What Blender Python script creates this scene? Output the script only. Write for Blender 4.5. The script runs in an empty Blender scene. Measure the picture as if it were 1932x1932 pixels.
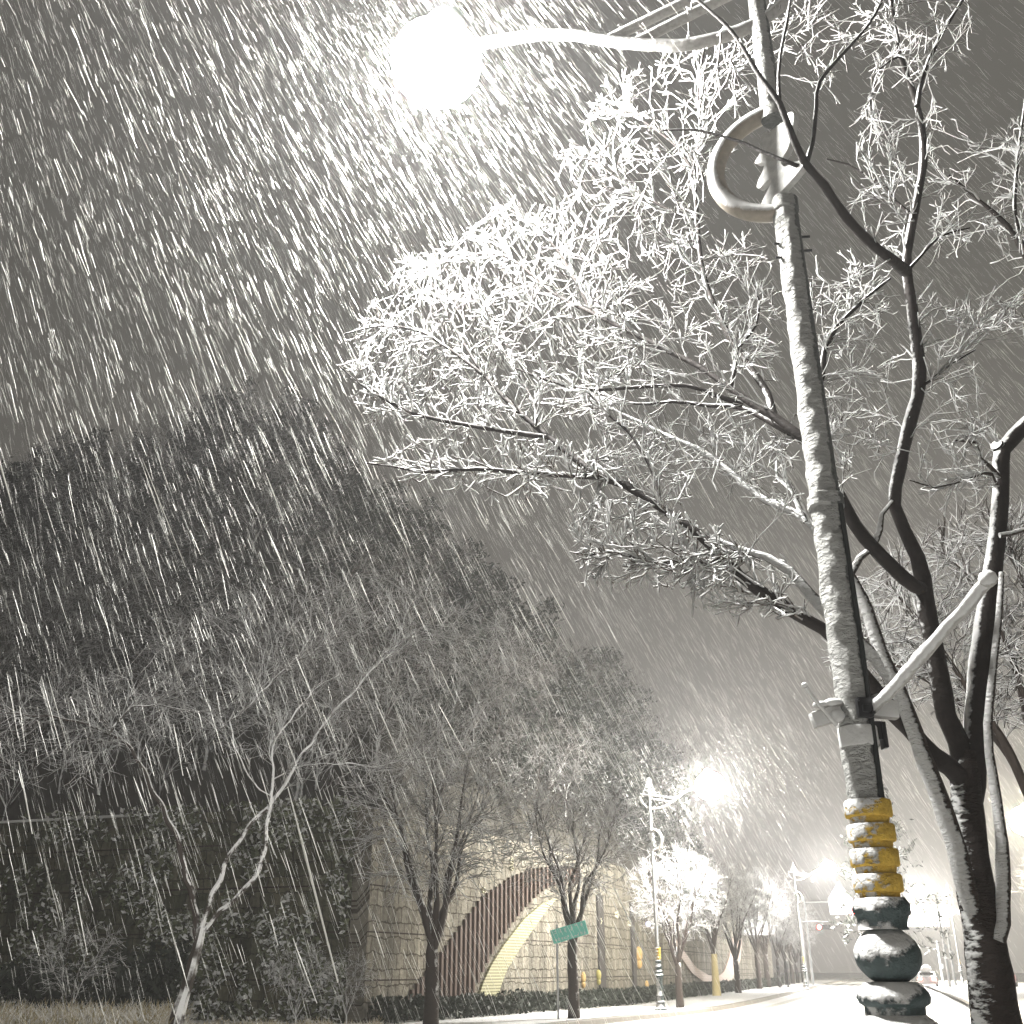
import bpy, bmesh, math, random
import numpy as np
from mathutils import Vector, Matrix, kdtree, noise

random.seed(7); rng = np.random.default_rng(7)
S = bpy.context.scene
C = S.collection
R = math.radians

# ------------------------------------------------------------------ camera
CAM_H = 1.6
TILT = math.atan(0.4472)
SN, CS = math.sin(TILT), math.cos(TILT)
cam = bpy.data.objects.new('camera', bpy.data.cameras.new('camera'))
C.objects.link(cam)
cam.location = (0, 0, CAM_H); cam.rotation_euler = (R(90) + TILT, 0, 0)
cam.data.sensor_width = 36; cam.data.lens = 36
cam.data.clip_start = 0.05; cam.data.clip_end = 2000
S.camera = cam
S.view_settings.view_transform = 'Standard'; S.view_settings.look = 'None'
S.view_settings.exposure = 0; S.view_settings.gamma = 1
S.render.engine = 'CYCLES'
S.cycles.use_denoising = True
S.cycles.max_bounces = 6; S.cycles.diffuse_bounces = 3; S.cycles.glossy_bounces = 2
S.cycles.transmission_bounces = 2; S.cycles.volume_bounces = 0; S.cycles.transparent_max_bounces = 4
S.cycles.sample_clamp_indirect = 3.0
S.cycles.caustics_reflective = False; S.cycles.caustics_refractive = False


def P(u, v, Y):
    """survey point: sight line (u, v) of the 1932-px photograph at the distance Y along the street"""
    dx = (u - 966) / 1932; dy = (966 - v) / 1932
    den = CS - dy * SN; num = SN + dy * CS
    return Vector((Y * dx / den, Y, CAM_H + Y * num / den))


# ------------------------------------------------------------------ tagging
def tag(o, label=None, cat=None, group=None, kind=None):
    if label: o['label'] = label
    if cat: o['category'] = cat
    if group: o['group'] = group
    if kind: o['kind'] = kind
    return o


def thing(name, label, cat, loc=(0, 0, 0), rz=0, group=None):
    o = bpy.data.objects.new(name, None); C.objects.link(o)
    o.location = loc; o.rotation_euler = (0, 0, rz); o.empty_display_size = 0.2
    return tag(o, label, cat, group)


def mesh_from(name, verts, faces, mat=None, smooth=True):
    me = bpy.data.meshes.new(name)
    if isinstance(faces, np.ndarray):
        V = np.asarray(verts, dtype=np.float32); n = faces.shape[1]
        me.vertices.add(len(V)); me.vertices.foreach_set('co', V.ravel())
        me.loops.add(faces.size); me.loops.foreach_set('vertex_index', faces.ravel().astype(np.int32))
        me.polygons.add(len(faces))
        me.polygons.foreach_set('loop_start', np.arange(0, faces.size, n, dtype=np.int32))
        me.polygons.foreach_set('use_smooth', np.full(len(faces), smooth))
        me.update(calc_edges=True); me.validate()
    else:
        me.from_pydata([tuple(v) for v in verts], [], faces); me.update()
        for p in me.polygons: p.use_smooth = smooth
    if mat: me.materials.append(mat)
    return me


def obj(name, me, parent=None):
    o = bpy.data.objects.new(name, me); C.objects.link(o)
    if parent is not None: o.parent = parent
    return o


class MB:
    """collects simple shapes into one mesh"""
    def __init__(s): s.v = []; s.f = []
    def add(s, vs, fs):
        b = len(s.v); s.v += [Vector(v) for v in vs]; s.f += [tuple(i + b for i in f) for f in fs]; return s
    def box(s, c, d, rot=None, bev=0.0):
        bm = bmesh.new(); bmesh.ops.create_cube(bm, size=1)
        for v in bm.verts: v.co = Vector((v.co.x * d[0], v.co.y * d[1], v.co.z * d[2]))
        if bev: bmesh.ops.bevel(bm, geom=bm.edges[:], offset=bev, segments=2, profile=.6, affect='EDGES')
        M = Matrix.Translation(c) @ (rot.to_4x4() if rot is not None else Matrix())
        bm.verts.index_update()
        s.add([M @ v.co for v in bm.verts], [[v.index for v in f.verts] for f in bm.faces]); bm.free(); return s
    def lathe(s, prof, seg=32, c=(0, 0, 0), bump=None):
        vs = []; n = len(prof)
        for r, z in prof:
            for k in range(seg):
                a = 2 * math.pi * k / seg
                rr = r + (bump(a, z) if bump else 0)
                vs.append((c[0] + rr * math.cos(a), c[1] + rr * math.sin(a), c[2] + z))
        fs = [(i * seg + k, i * seg + (k + 1) % seg, (i + 1) * seg + (k + 1) % seg, (i + 1) * seg + k)
              for i in range(n - 1) for k in range(seg)]
        fs += [tuple(range(seg))[::-1], tuple((n - 1) * seg + k for k in range(seg))]
        return s.add(vs, fs)
    def tube(s, pts, rad, sides=10, bump=0.0, freq=6.0):
        pts = [Vector(p) for p in pts]
        rad = rad if isinstance(rad, (list, tuple)) else [rad] * len(pts)
        vs = []; ref = None
        for i, p in enumerate(pts):
            t = (pts[min(i + 1, len(pts) - 1)] - pts[max(i - 1, 0)]).normalized()
            if ref is None: ref = t.orthogonal().normalized()
            a = (ref - t * ref.dot(t)).normalized(); ref = a; b = t.cross(a)
            for k in range(sides):
                th = 2 * math.pi * k / sides
                d = a * math.cos(th) + b * math.sin(th)
                r = rad[i]
                if bump: r *= 1 + bump * noise.noise((p + d * r) * freq)
                vs.append(p + d * r)
        n = len(pts)
        fs = [(i * sides + k, i * sides + (k + 1) % sides, (i + 1) * sides + (k + 1) % sides, (i + 1) * sides + k)
              for i in range(n - 1) for k in range(sides)]
        fs += [tuple(range(sides))[::-1], tuple((n - 1) * sides + k for k in range(sides))]
        return s.add(vs, fs)
    def prism(s, poly, M, th):
        n = len(poly)
        vs = [M @ Vector((x, 0.5 * th, z)) for x, z in poly] + [M @ Vector((x, -0.5 * th, z)) for x, z in poly]
        fs = [tuple(range(n)), tuple(range(n, 2 * n))[::-1]] + [(i, i + n, (i + 1) % n + n, (i + 1) % n) for i in range(n)]
        return s.add(vs, fs)
    def ball(s, c, r, sub=2, sc=(1, 1, 1)):
        bm = bmesh.new(); bmesh.ops.create_icosphere(bm, subdivisions=sub, radius=r)
        bm.verts.index_update()
        s.add([Vector(c) + Vector((v.co.x * sc[0], v.co.y * sc[1], v.co.z * sc[2])) for v in bm.verts],
              [[v.index for v in f.verts] for f in bm.faces]); bm.free(); return s
    def build(s, name, mat, parent=None, smooth=True):
        me = mesh_from(name, s.v, s.f, mat, smooth)
        if smooth: me.set_sharp_from_angle(angle=R(42))
        return obj(name, me, parent)


def tubes_np(polys, sides=4):
    """many tapered tubes at once: polys = [(points, radii)] -> verts, quads"""
    groups = {}
    for pts, rad in polys: groups.setdefault(len(pts), []).append((pts, rad))
    VV, FF, base = [], [], 0
    ang = np.arange(sides) * 2 * np.pi / sides
    for n, L in groups.items():
        p = np.array([[tuple(q) for q in a[0]] for a in L], dtype=np.float64)
        r = np.array([a[1] for a in L], dtype=np.float64)
        t = np.empty_like(p); t[:, 1:-1] = p[:, 2:] - p[:, :-2]; t[:, 0] = p[:, 1] - p[:, 0]; t[:, -1] = p[:, -1] - p[:, -2]
        t /= np.linalg.norm(t, axis=2, keepdims=True) + 1e-9
        up = np.zeros_like(t); up[..., 2] = 1
        flat = np.abs(t[..., 2]) > .9; up[flat] = (1, 0, 0)
        a = np.cross(t, up); a /= np.linalg.norm(a, axis=2, keepdims=True) + 1e-9
        b = np.cross(t, a)
        v = p[:, :, None, :] + r[:, :, None, None] * (a[:, :, None, :] * np.cos(ang)[None, None, :, None] + b[:, :, None, :] * np.sin(ang)[None, None, :, None])
        N = len(L)
        idx = np.arange(N * n * sides).reshape(N, n, sides) + base
        k2 = np.roll(idx, -1, axis=2)
        f = np.stack([idx[:, :-1], k2[:, :-1], k2[:, 1:], idx[:, 1:]], axis=-1).reshape(-1, 4)
        VV.append(v.reshape(-1, 3)); FF.append(f); base += N * n * sides
    return np.concatenate(VV), np.concatenate(FF)


# ------------------------------------------------------------------ materials
SNOW = (0.80, 0.80, 0.79, 1)


def new_mat(name):
    m = bpy.data.materials.new(name); m.use_nodes = True
    nt = m.node_tree; b = nt.nodes['Principled BSDF']
    return m, nt, b


def N(nt, kind, **kw):
    n = nt.nodes.new(kind)
    for k, v in kw.items():
        if k in n.inputs: n.inputs[k].default_value = v
        else: setattr(n, k, v)
    return n


def plain(name, col, rough=0.7, var=0.15, scale=8, metal=0.0, bump=0.2):
    m, nt, b = new_mat(name)
    geo = N(nt, 'ShaderNodeNewGeometry'); no = N(nt, 'ShaderNodeTexNoise', Scale=scale, Detail=4.0)
    nt.links.new(geo.outputs['Position'], no.inputs['Vector'])
    mx = N(nt, 'ShaderNodeMixRGB', Color1=tuple(c * (1 - var) for c in col) + (1,), Color2=tuple(min(1, c * (1 + var)) for c in col) + (1,))
    nt.links.new(no.outputs['Fac'], mx.inputs['Fac']); nt.links.new(mx.outputs[0], b.inputs['Base Color'])
    b.inputs['Roughness'].default_value = rough; b.inputs['Metallic'].default_value = metal
    b.inputs['Specular IOR Level'].default_value = 0.3
    if bump:
        bp = N(nt, 'ShaderNodeBump', Strength=bump, Distance=0.01); nt.links.new(no.outputs['Fac'], bp.inputs['Height'])
        nt.links.new(bp.outputs[0], b.inputs['Normal'])
    return m


def snowy(name, col, W, thr, soft=0.12, amp=0.7, scale=14, stretch=(1, 1, 1), bump=0.6, rough=0.75, var=0.35, bdist=0.02, metal=0.0, trans=0.0, snow=SNOW):
    """a base colour with snow stuck where the surface faces the wind W (a real coating: it stays whatever the light)"""
    m, nt, b = new_mat(name)
    geo = N(nt, 'ShaderNodeNewGeometry')
    mp = N(nt, 'ShaderNodeMapping'); mp.inputs['Scale'].default_value = stretch
    nt.links.new(geo.outputs['Position'], mp.inputs['Vector'])
    no = N(nt, 'ShaderNodeTexNoise', Scale=scale, Detail=4.0, Roughness=0.6); nt.links.new(mp.outputs[0], no.inputs['Vector'])
    no2 = N(nt, 'ShaderNodeTexNoise', Scale=scale * 2.3, Detail=3.0); nt.links.new(geo.outputs['Position'], no2.inputs['Vector'])
    W = Vector(W).normalized()
    dt = N(nt, 'ShaderNodeVectorMath', operation='DOT_PRODUCT'); dt.inputs[1].default_value = W
    nt.links.new(geo.outputs['Normal'], dt.inputs[0])
    ma = N(nt, 'ShaderNodeMath', operation='MULTIPLY_ADD'); ma.inputs[1].default_value = amp; ma.inputs[2].default_value = -amp * 0.5
    nt.links.new(no.outputs['Fac'], ma.inputs[0])
    ad = N(nt, 'ShaderNodeMath', operation='ADD'); nt.links.new(dt.outputs['Value'], ad.inputs[0]); nt.links.new(ma.outputs[0], ad.inputs[1])
    mr = N(nt, 'ShaderNodeMapRange', interpolation_type='SMOOTHSTEP'); mr.inputs['From Min'].default_value = thr - soft; mr.inputs['From Max'].default_value = thr + soft
    nt.links.new(ad.outputs[0], mr.inputs['Value'])
    cm = N(nt, 'ShaderNodeMixRGB', Color1=tuple(c * (1 - var) for c in col) + (1,), Color2=tuple(min(1, c * (1 + var)) for c in col) + (1,))
    nt.links.new(no2.outputs['Fac'], cm.inputs['Fac'])
    mx = N(nt, 'ShaderNodeMixRGB', Color2=snow); nt.links.new(mr.outputs[0], mx.inputs['Fac']); nt.links.new(cm.outputs[0], mx.inputs['Color1'])
    nt.links.new(mx.outputs[0], b.inputs['Base Color'])
    b.inputs['Roughness'].default_value = rough; b.inputs['Specular IOR Level'].default_value = 0.25; b.inputs['Metallic'].default_value = metal
    if bump:
        mm = N(nt, 'ShaderNodeMath', operation='ADD'); nt.links.new(no.outputs['Fac'], mm.inputs[0]); nt.links.new(mr.outputs[0], mm.inputs[1])
        bp = N(nt, 'ShaderNodeBump', Strength=bump, Distance=bdist); nt.links.new(mm.outputs[0], bp.inputs['Height'])
        nt.links.new(bp.outputs[0], b.inputs['Normal'])
    if trans:      # loose snow lets light through
        tr = N(nt, 'ShaderNodeBsdfTranslucent', Color=SNOW); ms_ = N(nt, 'ShaderNodeMixShader')
        mt = N(nt, 'ShaderNodeMath', operation='MULTIPLY'); mt.inputs[1].default_value = trans
        nt.links.new(mr.outputs[0], mt.inputs[0]); nt.links.new(mt.outputs[0], ms_.inputs['Fac'])
        nt.links.new(b.outputs[0], ms_.inputs[1]); nt.links.new(tr.outputs[0], ms_.inputs[2])
        nt.links.new(ms_.outputs[0], nt.nodes['Material Output'].inputs['Surface'])
    return m


def emit(name, col, strength):
    m, nt, b = new_mat(name)
    b.inputs['Base Color'].default_value = (.8, .8, .8, 1)
    b.inputs['Emission Color'].default_value = tuple(col) + (1,); b.inputs['Emission Strength'].default_value = strength
    return m


WIND = (-0.75, -0.35, 0.55)
M_snow = plain('snow', (.80, .80, .79), .6, .04, 1.2, bump=.35)
M_track = plain('packed snow', (.50, .49, .46), .6, .25, 1.5)
M_kerb = plain('granite kerb', (.33, .31, .28), .8, .2, 6)
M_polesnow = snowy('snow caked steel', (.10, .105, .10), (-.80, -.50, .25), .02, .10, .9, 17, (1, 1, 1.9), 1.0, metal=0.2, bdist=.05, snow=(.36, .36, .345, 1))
M_armsnow = snowy('snow topped steel', (.34, .33, .31), (-.5, -.2, .85), .30, .2, .6, 14, bump=.4)
M_bracket = snowy('stained steel', (.24, .21, .17), (-.65, -.25, .70), .38, .1, .5, 9, bump=.2, rough=.45)
M_yellow = snowy('yellow paint with snow', (.52, .34, .055), (-.75, -.35, .65), .60, .16, 1.7, 24, (1, 1, 1.3), .7, var=.4, rough=.85)
M_green = snowy('dark green cast iron', (.028, .042, .042), (-.45, -.40, .85), .46, .14, 1.2, 20, bump=.9, rough=.6)
M_plate = snowy('snow caked bracket', (.30, .29, .27), (-.4, -.7, .6), -.1, .15, .6, 20)
M_black = plain('black plastic', (.012, .012, .013), .35, .3)
M_conduit = plain('black conduit', (.02, .022, .022), .25, .3, 10)
M_orn = plain('frosted cast ornament', (.60, .60, .58), .8, .35, 22, bump=1.0)
M_trunk = snowy('bark with plastered snow', (.018, .012, .009), (-.86, -.30, .35), .86, .09, 1.25, 13, (1, 1, 2.8), 1.0, bdist=.04)
M_limb = snowy('limb bark with snow', (.013, .009, .007), (-.62, -.10, .78), .62, .10, .55, 16, (1, 1, 1.5), .6)
M_stemsnow = snowy('stem under thick snow', (.035, .026, .02), (-.80, -.45, .35), .22, .10, 1.1, 17, (1, 1, 2.6), 1.0, bdist=.05)
M_twig = snowy('snowy twig', (.05, .036, .026), (-.60, -.40, .70), -.42, .18, 1.0, 30, bump=0, trans=.5)
M_fartwig = snowy('far twig with snow', (.055, .045, .038), (-.2, -.5, .85), .22, .2, .9, 9, bump=0, trans=.2)
M_fartrunk = snowy('far trunk', (.04, .03, .024), (.55, -.35, .75), .82, .12, 1.1, 5, bump=.5)
M_lefttrunk = snowy('pale trunk with snow line', (.045, .036, .028), (.35, -.35, .85), .38, .10, .5, 4, bump=.3)
M_scrub = snowy('scrub twig', (.06, .05, .042), (-.1, -.5, .85), .42, .2, .8, 9, bump=0)
M_pale = snowy('pale frosted twig', (.07, .06, .05), (0, -.5, .85), .05, .25, .9, 9, bump=0, trans=.3)
M_limbsnow = snowy('limb under a snow line', (.06, .05, .04), (.35, -.6, .7), .38, .12, 1.3, 6, bump=.6)
M_needle = snowy('evergreen foliage', (.022, .026, .019), (-.2, -.3, 1), .80, .2, .8, 3, bump=0, var=.5)
M_leaf = plain('evergreen hedge leaf', (.035, .042, .030), .6, .5, 5, bump=0)
M_dry = snowy('snow flecked dry grass', (.46, .38, .20), (0, -.4, .9), .45, .2, 1.2, 7, bump=0)
M_hill = plain('forest floor', (.06, .055, .045), .9, .6, .5)
M_ivy = snowy('snow dusted ivy leaf', (.13, .145, .08), (-.1, -.45, .85), .62, .2, .8, 5, bump=0, var=.5)
M_verge = snowy('dead grass and snow', (.28, .25, .16), (0, 0, 1), .92, .15, 1.0, 3.5, bump=.5)
M_steel = snowy('grey signal steel', (.30, .31, .32), (-.5, -.3, .8), .5, .2, .5, 3, bump=0)


def flake_mat():
    m, nt, b = new_mat('snow flake')
    out = nt.nodes['Material Output']
    d = N(nt, 'ShaderNodeBsdfDiffuse', Color=(.95, .945, .91, 1)); t = N(nt, 'ShaderNodeBsdfTranslucent', Color=(.95, .945, .91, 1))
    mx = N(nt, 'ShaderNodeMixShader', Fac=.5)
    nt.links.new(d.outputs[0], mx.inputs[1]); nt.links.new(t.outputs[0], mx.inputs[2]); nt.links.new(mx.outputs[0], out.inputs['Surface'])
    nt.nodes.remove(b)
    return m


M_flake = flake_mat()


def stone_mat():
    m, nt, b = new_mat('rough stone blocks')
    uv = N(nt, 'ShaderNodeUVMap'); uv.uv_map = 'UVMap'
    no = N(nt, 'ShaderNodeTexNoise', Scale=2.6, Detail=4.0)
    nt.links.new(uv.outputs[0], no.inputs['Vector'])
    wob = N(nt, 'ShaderNodeVectorMath', operation='MULTIPLY_ADD'); wob.inputs[1].default_value = (.30, .30, 0)
    nt.links.new(no.outputs['Color'], wob.inputs[0]); nt.links.new(uv.outputs[0], wob.inputs[2])
    br = N(nt, 'ShaderNodeTexBrick', Scale=1.0); br.inputs['Mortar Size'].default_value = .022; br.inputs['Mortar Smooth'].default_value = .4
    br.inputs['Brick Width'].default_value = .40; br.inputs['Row Height'].default_value = .44; br.offset = .5
    br.inputs['Color1'].default_value = (.50, .465, .38, 1); br.inputs['Color2'].default_value = (.37, .34, .275, 1); br.inputs['Mortar'].default_value = (.16, .135, .10, 1)
    nt.links.new(wob.outputs[0], br.inputs['Vector'])
    # horizontal panel joints, about every 1.32 m
    sx = N(nt, 'ShaderNodeSeparateXYZ'); nt.links.new(uv.outputs[0], sx.inputs[0])
    md = N(nt, 'ShaderNodeMath', operation='PINGPONG'); md.inputs[1].default_value = .66; nt.links.new(sx.outputs['Y'], md.inputs[0])
    lt = N(nt, 'ShaderNodeMath', operation='LESS_THAN'); lt.inputs[1].default_value = .022; nt.links.new(md.outputs[0], lt.inputs[0])
    no3 = N(nt, 'ShaderNodeTexNoise', Scale=7.0, Detail=5.0); nt.links.new(uv.outputs[0], no3.inputs['Vector'])
    mv = N(nt, 'ShaderNodeMixRGB', blend_type='MULTIPLY', Fac=.75); nt.links.new(br.outputs['Color'], mv.inputs['Color1']); nt.links.new(no3.outputs['Fac'], mv.inputs['Color2'])
    mpp = N(nt, 'ShaderNodeMapping'); mpp.inputs['Scale'].default_value = (1.1, .14, 1); nt.links.new(uv.outputs[0], mpp.inputs['Vector'])
    st_ = N(nt, 'ShaderNodeTexNoise', Scale=1.6, Detail=5.0); nt.links.new(mpp.outputs[0], st_.inputs['Vector'])
    sr = N(nt, 'ShaderNodeMapRange'); sr.inputs['From Min'].default_value = .35; sr.inputs['From Max'].default_value = .62; sr.inputs['To Min'].default_value = .45; nt.links.new(st_.outputs['Fac'], sr.inputs['Value'])
    m5 = N(nt, 'ShaderNodeMixRGB', blend_type='MULTIPLY', Fac=1.0); nt.links.new(mv.outputs[0], m5.inputs['Color1']); nt.links.new(sr.outputs[0], m5.inputs['Color2']); mv = m5
    gn = N(nt, 'ShaderNodeMixRGB', Color2=(.04, .03, .022, 1)); nt.links.new(lt.outputs[0], gn.inputs['Fac']); nt.links.new(mv.outputs[0], gn.inputs['Color1'])
    nt.links.new(gn.outputs[0], b.inputs['Base Color']); b.inputs['Roughness'].default_value = .9; b.inputs['Specular IOR Level'].default_value = .1
    ht = N(nt, 'ShaderNodeMath', operation='MULTIPLY_ADD'); ht.inputs[1].default_value = -1.0; nt.links.new(br.outputs['Fac'], ht.inputs[0]); nt.links.new(no3.outputs['Fac'], ht.inputs[2])
    bp = N(nt, 'ShaderNodeBump', Strength=.9, Distance=.06); nt.links.new(ht.outputs[0], bp.inputs['Height']); nt.links.new(bp.outputs[0], b.inputs['Normal'])
    return m


M_stone = stone_mat()
M_slat = plain('red brown slat', (.095, .064, .050), .7, .3, 3)
M_tile = None

# ------------------------------------------------------------------ world: snow cloud lit by the town
w = bpy.data.worlds.new('World'); S.world = w; w.use_nodes = True
nt = w.node_tree; bg = nt.nodes['Background']
tc = N(nt, 'ShaderNodeTexCoord'); sp = N(nt, 'ShaderNodeSeparateXYZ'); nt.links.new(tc.outputs['Generated'], sp.inputs[0])
r1 = N(nt, 'ShaderNodeMapRange'); r1.inputs['From Min'].default_value = -.8; r1.inputs['From Max'].default_value = .6
nt.links.new(sp.outputs['X'], r1.inputs['Value'])
m1 = N(nt, 'ShaderNodeMixRGB', Color1=(.056, .053, .045, 1), Color2=(.110, .104, .090, 1)); nt.links.new(r1.outputs[0], m1.inputs['Fac'])
r2 = N(nt, 'ShaderNodeMapRange', interpolation_type='SMOOTHSTEP'); r2.inputs['From Min'].default_value = .58; r2.inputs['From Max'].default_value = -.02
nt.links.new(sp.outputs['Z'], r2.inputs['Value'])
m2 = N(nt, 'ShaderNodeMixRGB', blend_type='ADD', Color2=(.13, .115, .105, 1)); nt.links.new(r2.outputs[0], m2.inputs['Fac']); nt.links.new(m1.outputs[0], m2.inputs['Color1'])
nt.links.new(m2.outputs[0], bg.inputs['Color']); bg.inputs['Strength'].default_value = 1.0

# ------------------------------------------------------------------ street geometry
FAR_K = [(-22, -14), (-12, 7), (-4.2, 22), (-.6, 30), (2.9, 37), (8.9, 49), (18.0, 75), (27.7, 104), (42, 147), (75, 240)]


def catmull(pts, step):
    pts = [Vector(p) for p in pts]; out = []
    for i in range(len(pts) - 1):
        p0 = pts[max(i - 1, 0)]; p1 = pts[i]; p2 = pts[i + 1]; p3 = pts[min(i + 2, len(pts) - 1)]
        n = max(1, int((p2 - p1).length / step))
        for k in range(n):
            t = k / n
            out.append(.5 * ((2 * p1) + (p2 - p0) * t + (2 * p0 - 5 * p1 + 4 * p2 - p3) * t * t + (3 * p1 - p0 - 3 * p2 + p3) * t ** 3))
    out.append(pts[-1]); return out


KC = catmull([(x, y, 0) for x, y in FAR_K], 2.0)


def off(d):
    """the kerb curve moved sideways by d metres (positive = over the road)"""
    out = []
    for i, p in enumerate(KC):
        t = (KC[min(i + 1, len(KC) - 1)] - KC[max(i - 1, 0)]).normalized()
        out.append(p + Vector((t.y, -t.x, 0)) * d)
    return out


def strip(name, d0, d1, z0, z1, mat, i0=0, i1=None):
    a = off(d0)[i0:i1]; b = off(d1)[i0:i1]; n = len(a)
    vs = [(p.x, p.y, z0) for p in a] + [(p.x, p.y, z1) for p in b]
    fs = [(i, i + n, i + n + 1, i + 1) for i in range(n - 1)]
    return obj(name, mesh_from(name, vs, fs, mat, False))


W_ROAD = 10.2
g = 700
tag(obj('ground', mesh_from('ground', [(-g, -g, -.05), (g, -g, -.05), (g, g, -.05), (-g, g, -.05)], [(0, 1, 2, 3)], M_snow, False)), kind='structure')
tag(strip('road', 0, W_ROAD, 0, 0, M_snow), kind='structure')
for i, (d, wd) in enumerate([(1.1, .5), (2.7, .35), (5.6, .3), (7.3, .3)]):
    tag(strip('tyre_track', d, d + wd, .006, .006, M_track), kind='structure')
tag(strip('kerb', -.18, 0.012, .17, .15, M_kerb), kind='structure')
tag(strip('kerb_face', 0.012, .03, .15, -.02, M_kerb), kind='structure')
tag(strip('pavement', -3.6, -.18, .19, .185, M_snow), kind='structure')
tag(strip('verge', -14, -3.6, .21, .19, M_verge), kind='structure')
tag(strip('near_kerb', W_ROAD, W_ROAD + .2, .16, .17, M_kerb), kind='structure')
tag(strip('near_pavement', W_ROAD + .2, W_ROAD + 9, .18, .18, M_snow), kind='structure')


# ------------------------------------------------------------------ street lamps
def bumpf(amp, f, wind=(-.8, -.55)):
    def fn(a, z):
        d = math.cos(a) * wind[0] + math.sin(a) * wind[1]
        k = max(0, min(1, (d + .25) * 1.6))
        return amp * k * (.55 + 1.1 * noise.noise(Vector((math.cos(a) * f * .16, math.sin(a) * f * .16, z * f))))
    return fn


ARM = [(-.45, 8.75), (-.33, 8.45), (0, 8.2), (.5, 8.2), (1.0, 8.42), (1.6, 8.80), (2.2, 9.0), (2.62, 9.06)]
ORN = [(950, 650), (1030, 650), (1040, 700), (1110, 685), (1180, 690), (1235, 712), (1240, 664), (1290, 648), (1350, 700), (1330, 800), (1310, 880), (1290, 960), (1250, 1020),
       (1180, 1050), (1200, 1110), (1240, 1160), (1310, 1165), (1400, 1195), (1460, 1240), (1430, 1290), (1280, 1340), (1150, 1370), (1040, 1400), (960, 1412), (920, 1380), (960, 1310),
       (1040, 1240), (1085, 1180), (1060, 1140), (1000, 1150), (930, 1168), (885, 1130), (920, 1060), (975, 1020), (1000, 950), (940, 915), (850, 870), (930, 830), (970, 790), (955, 720)]


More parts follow.
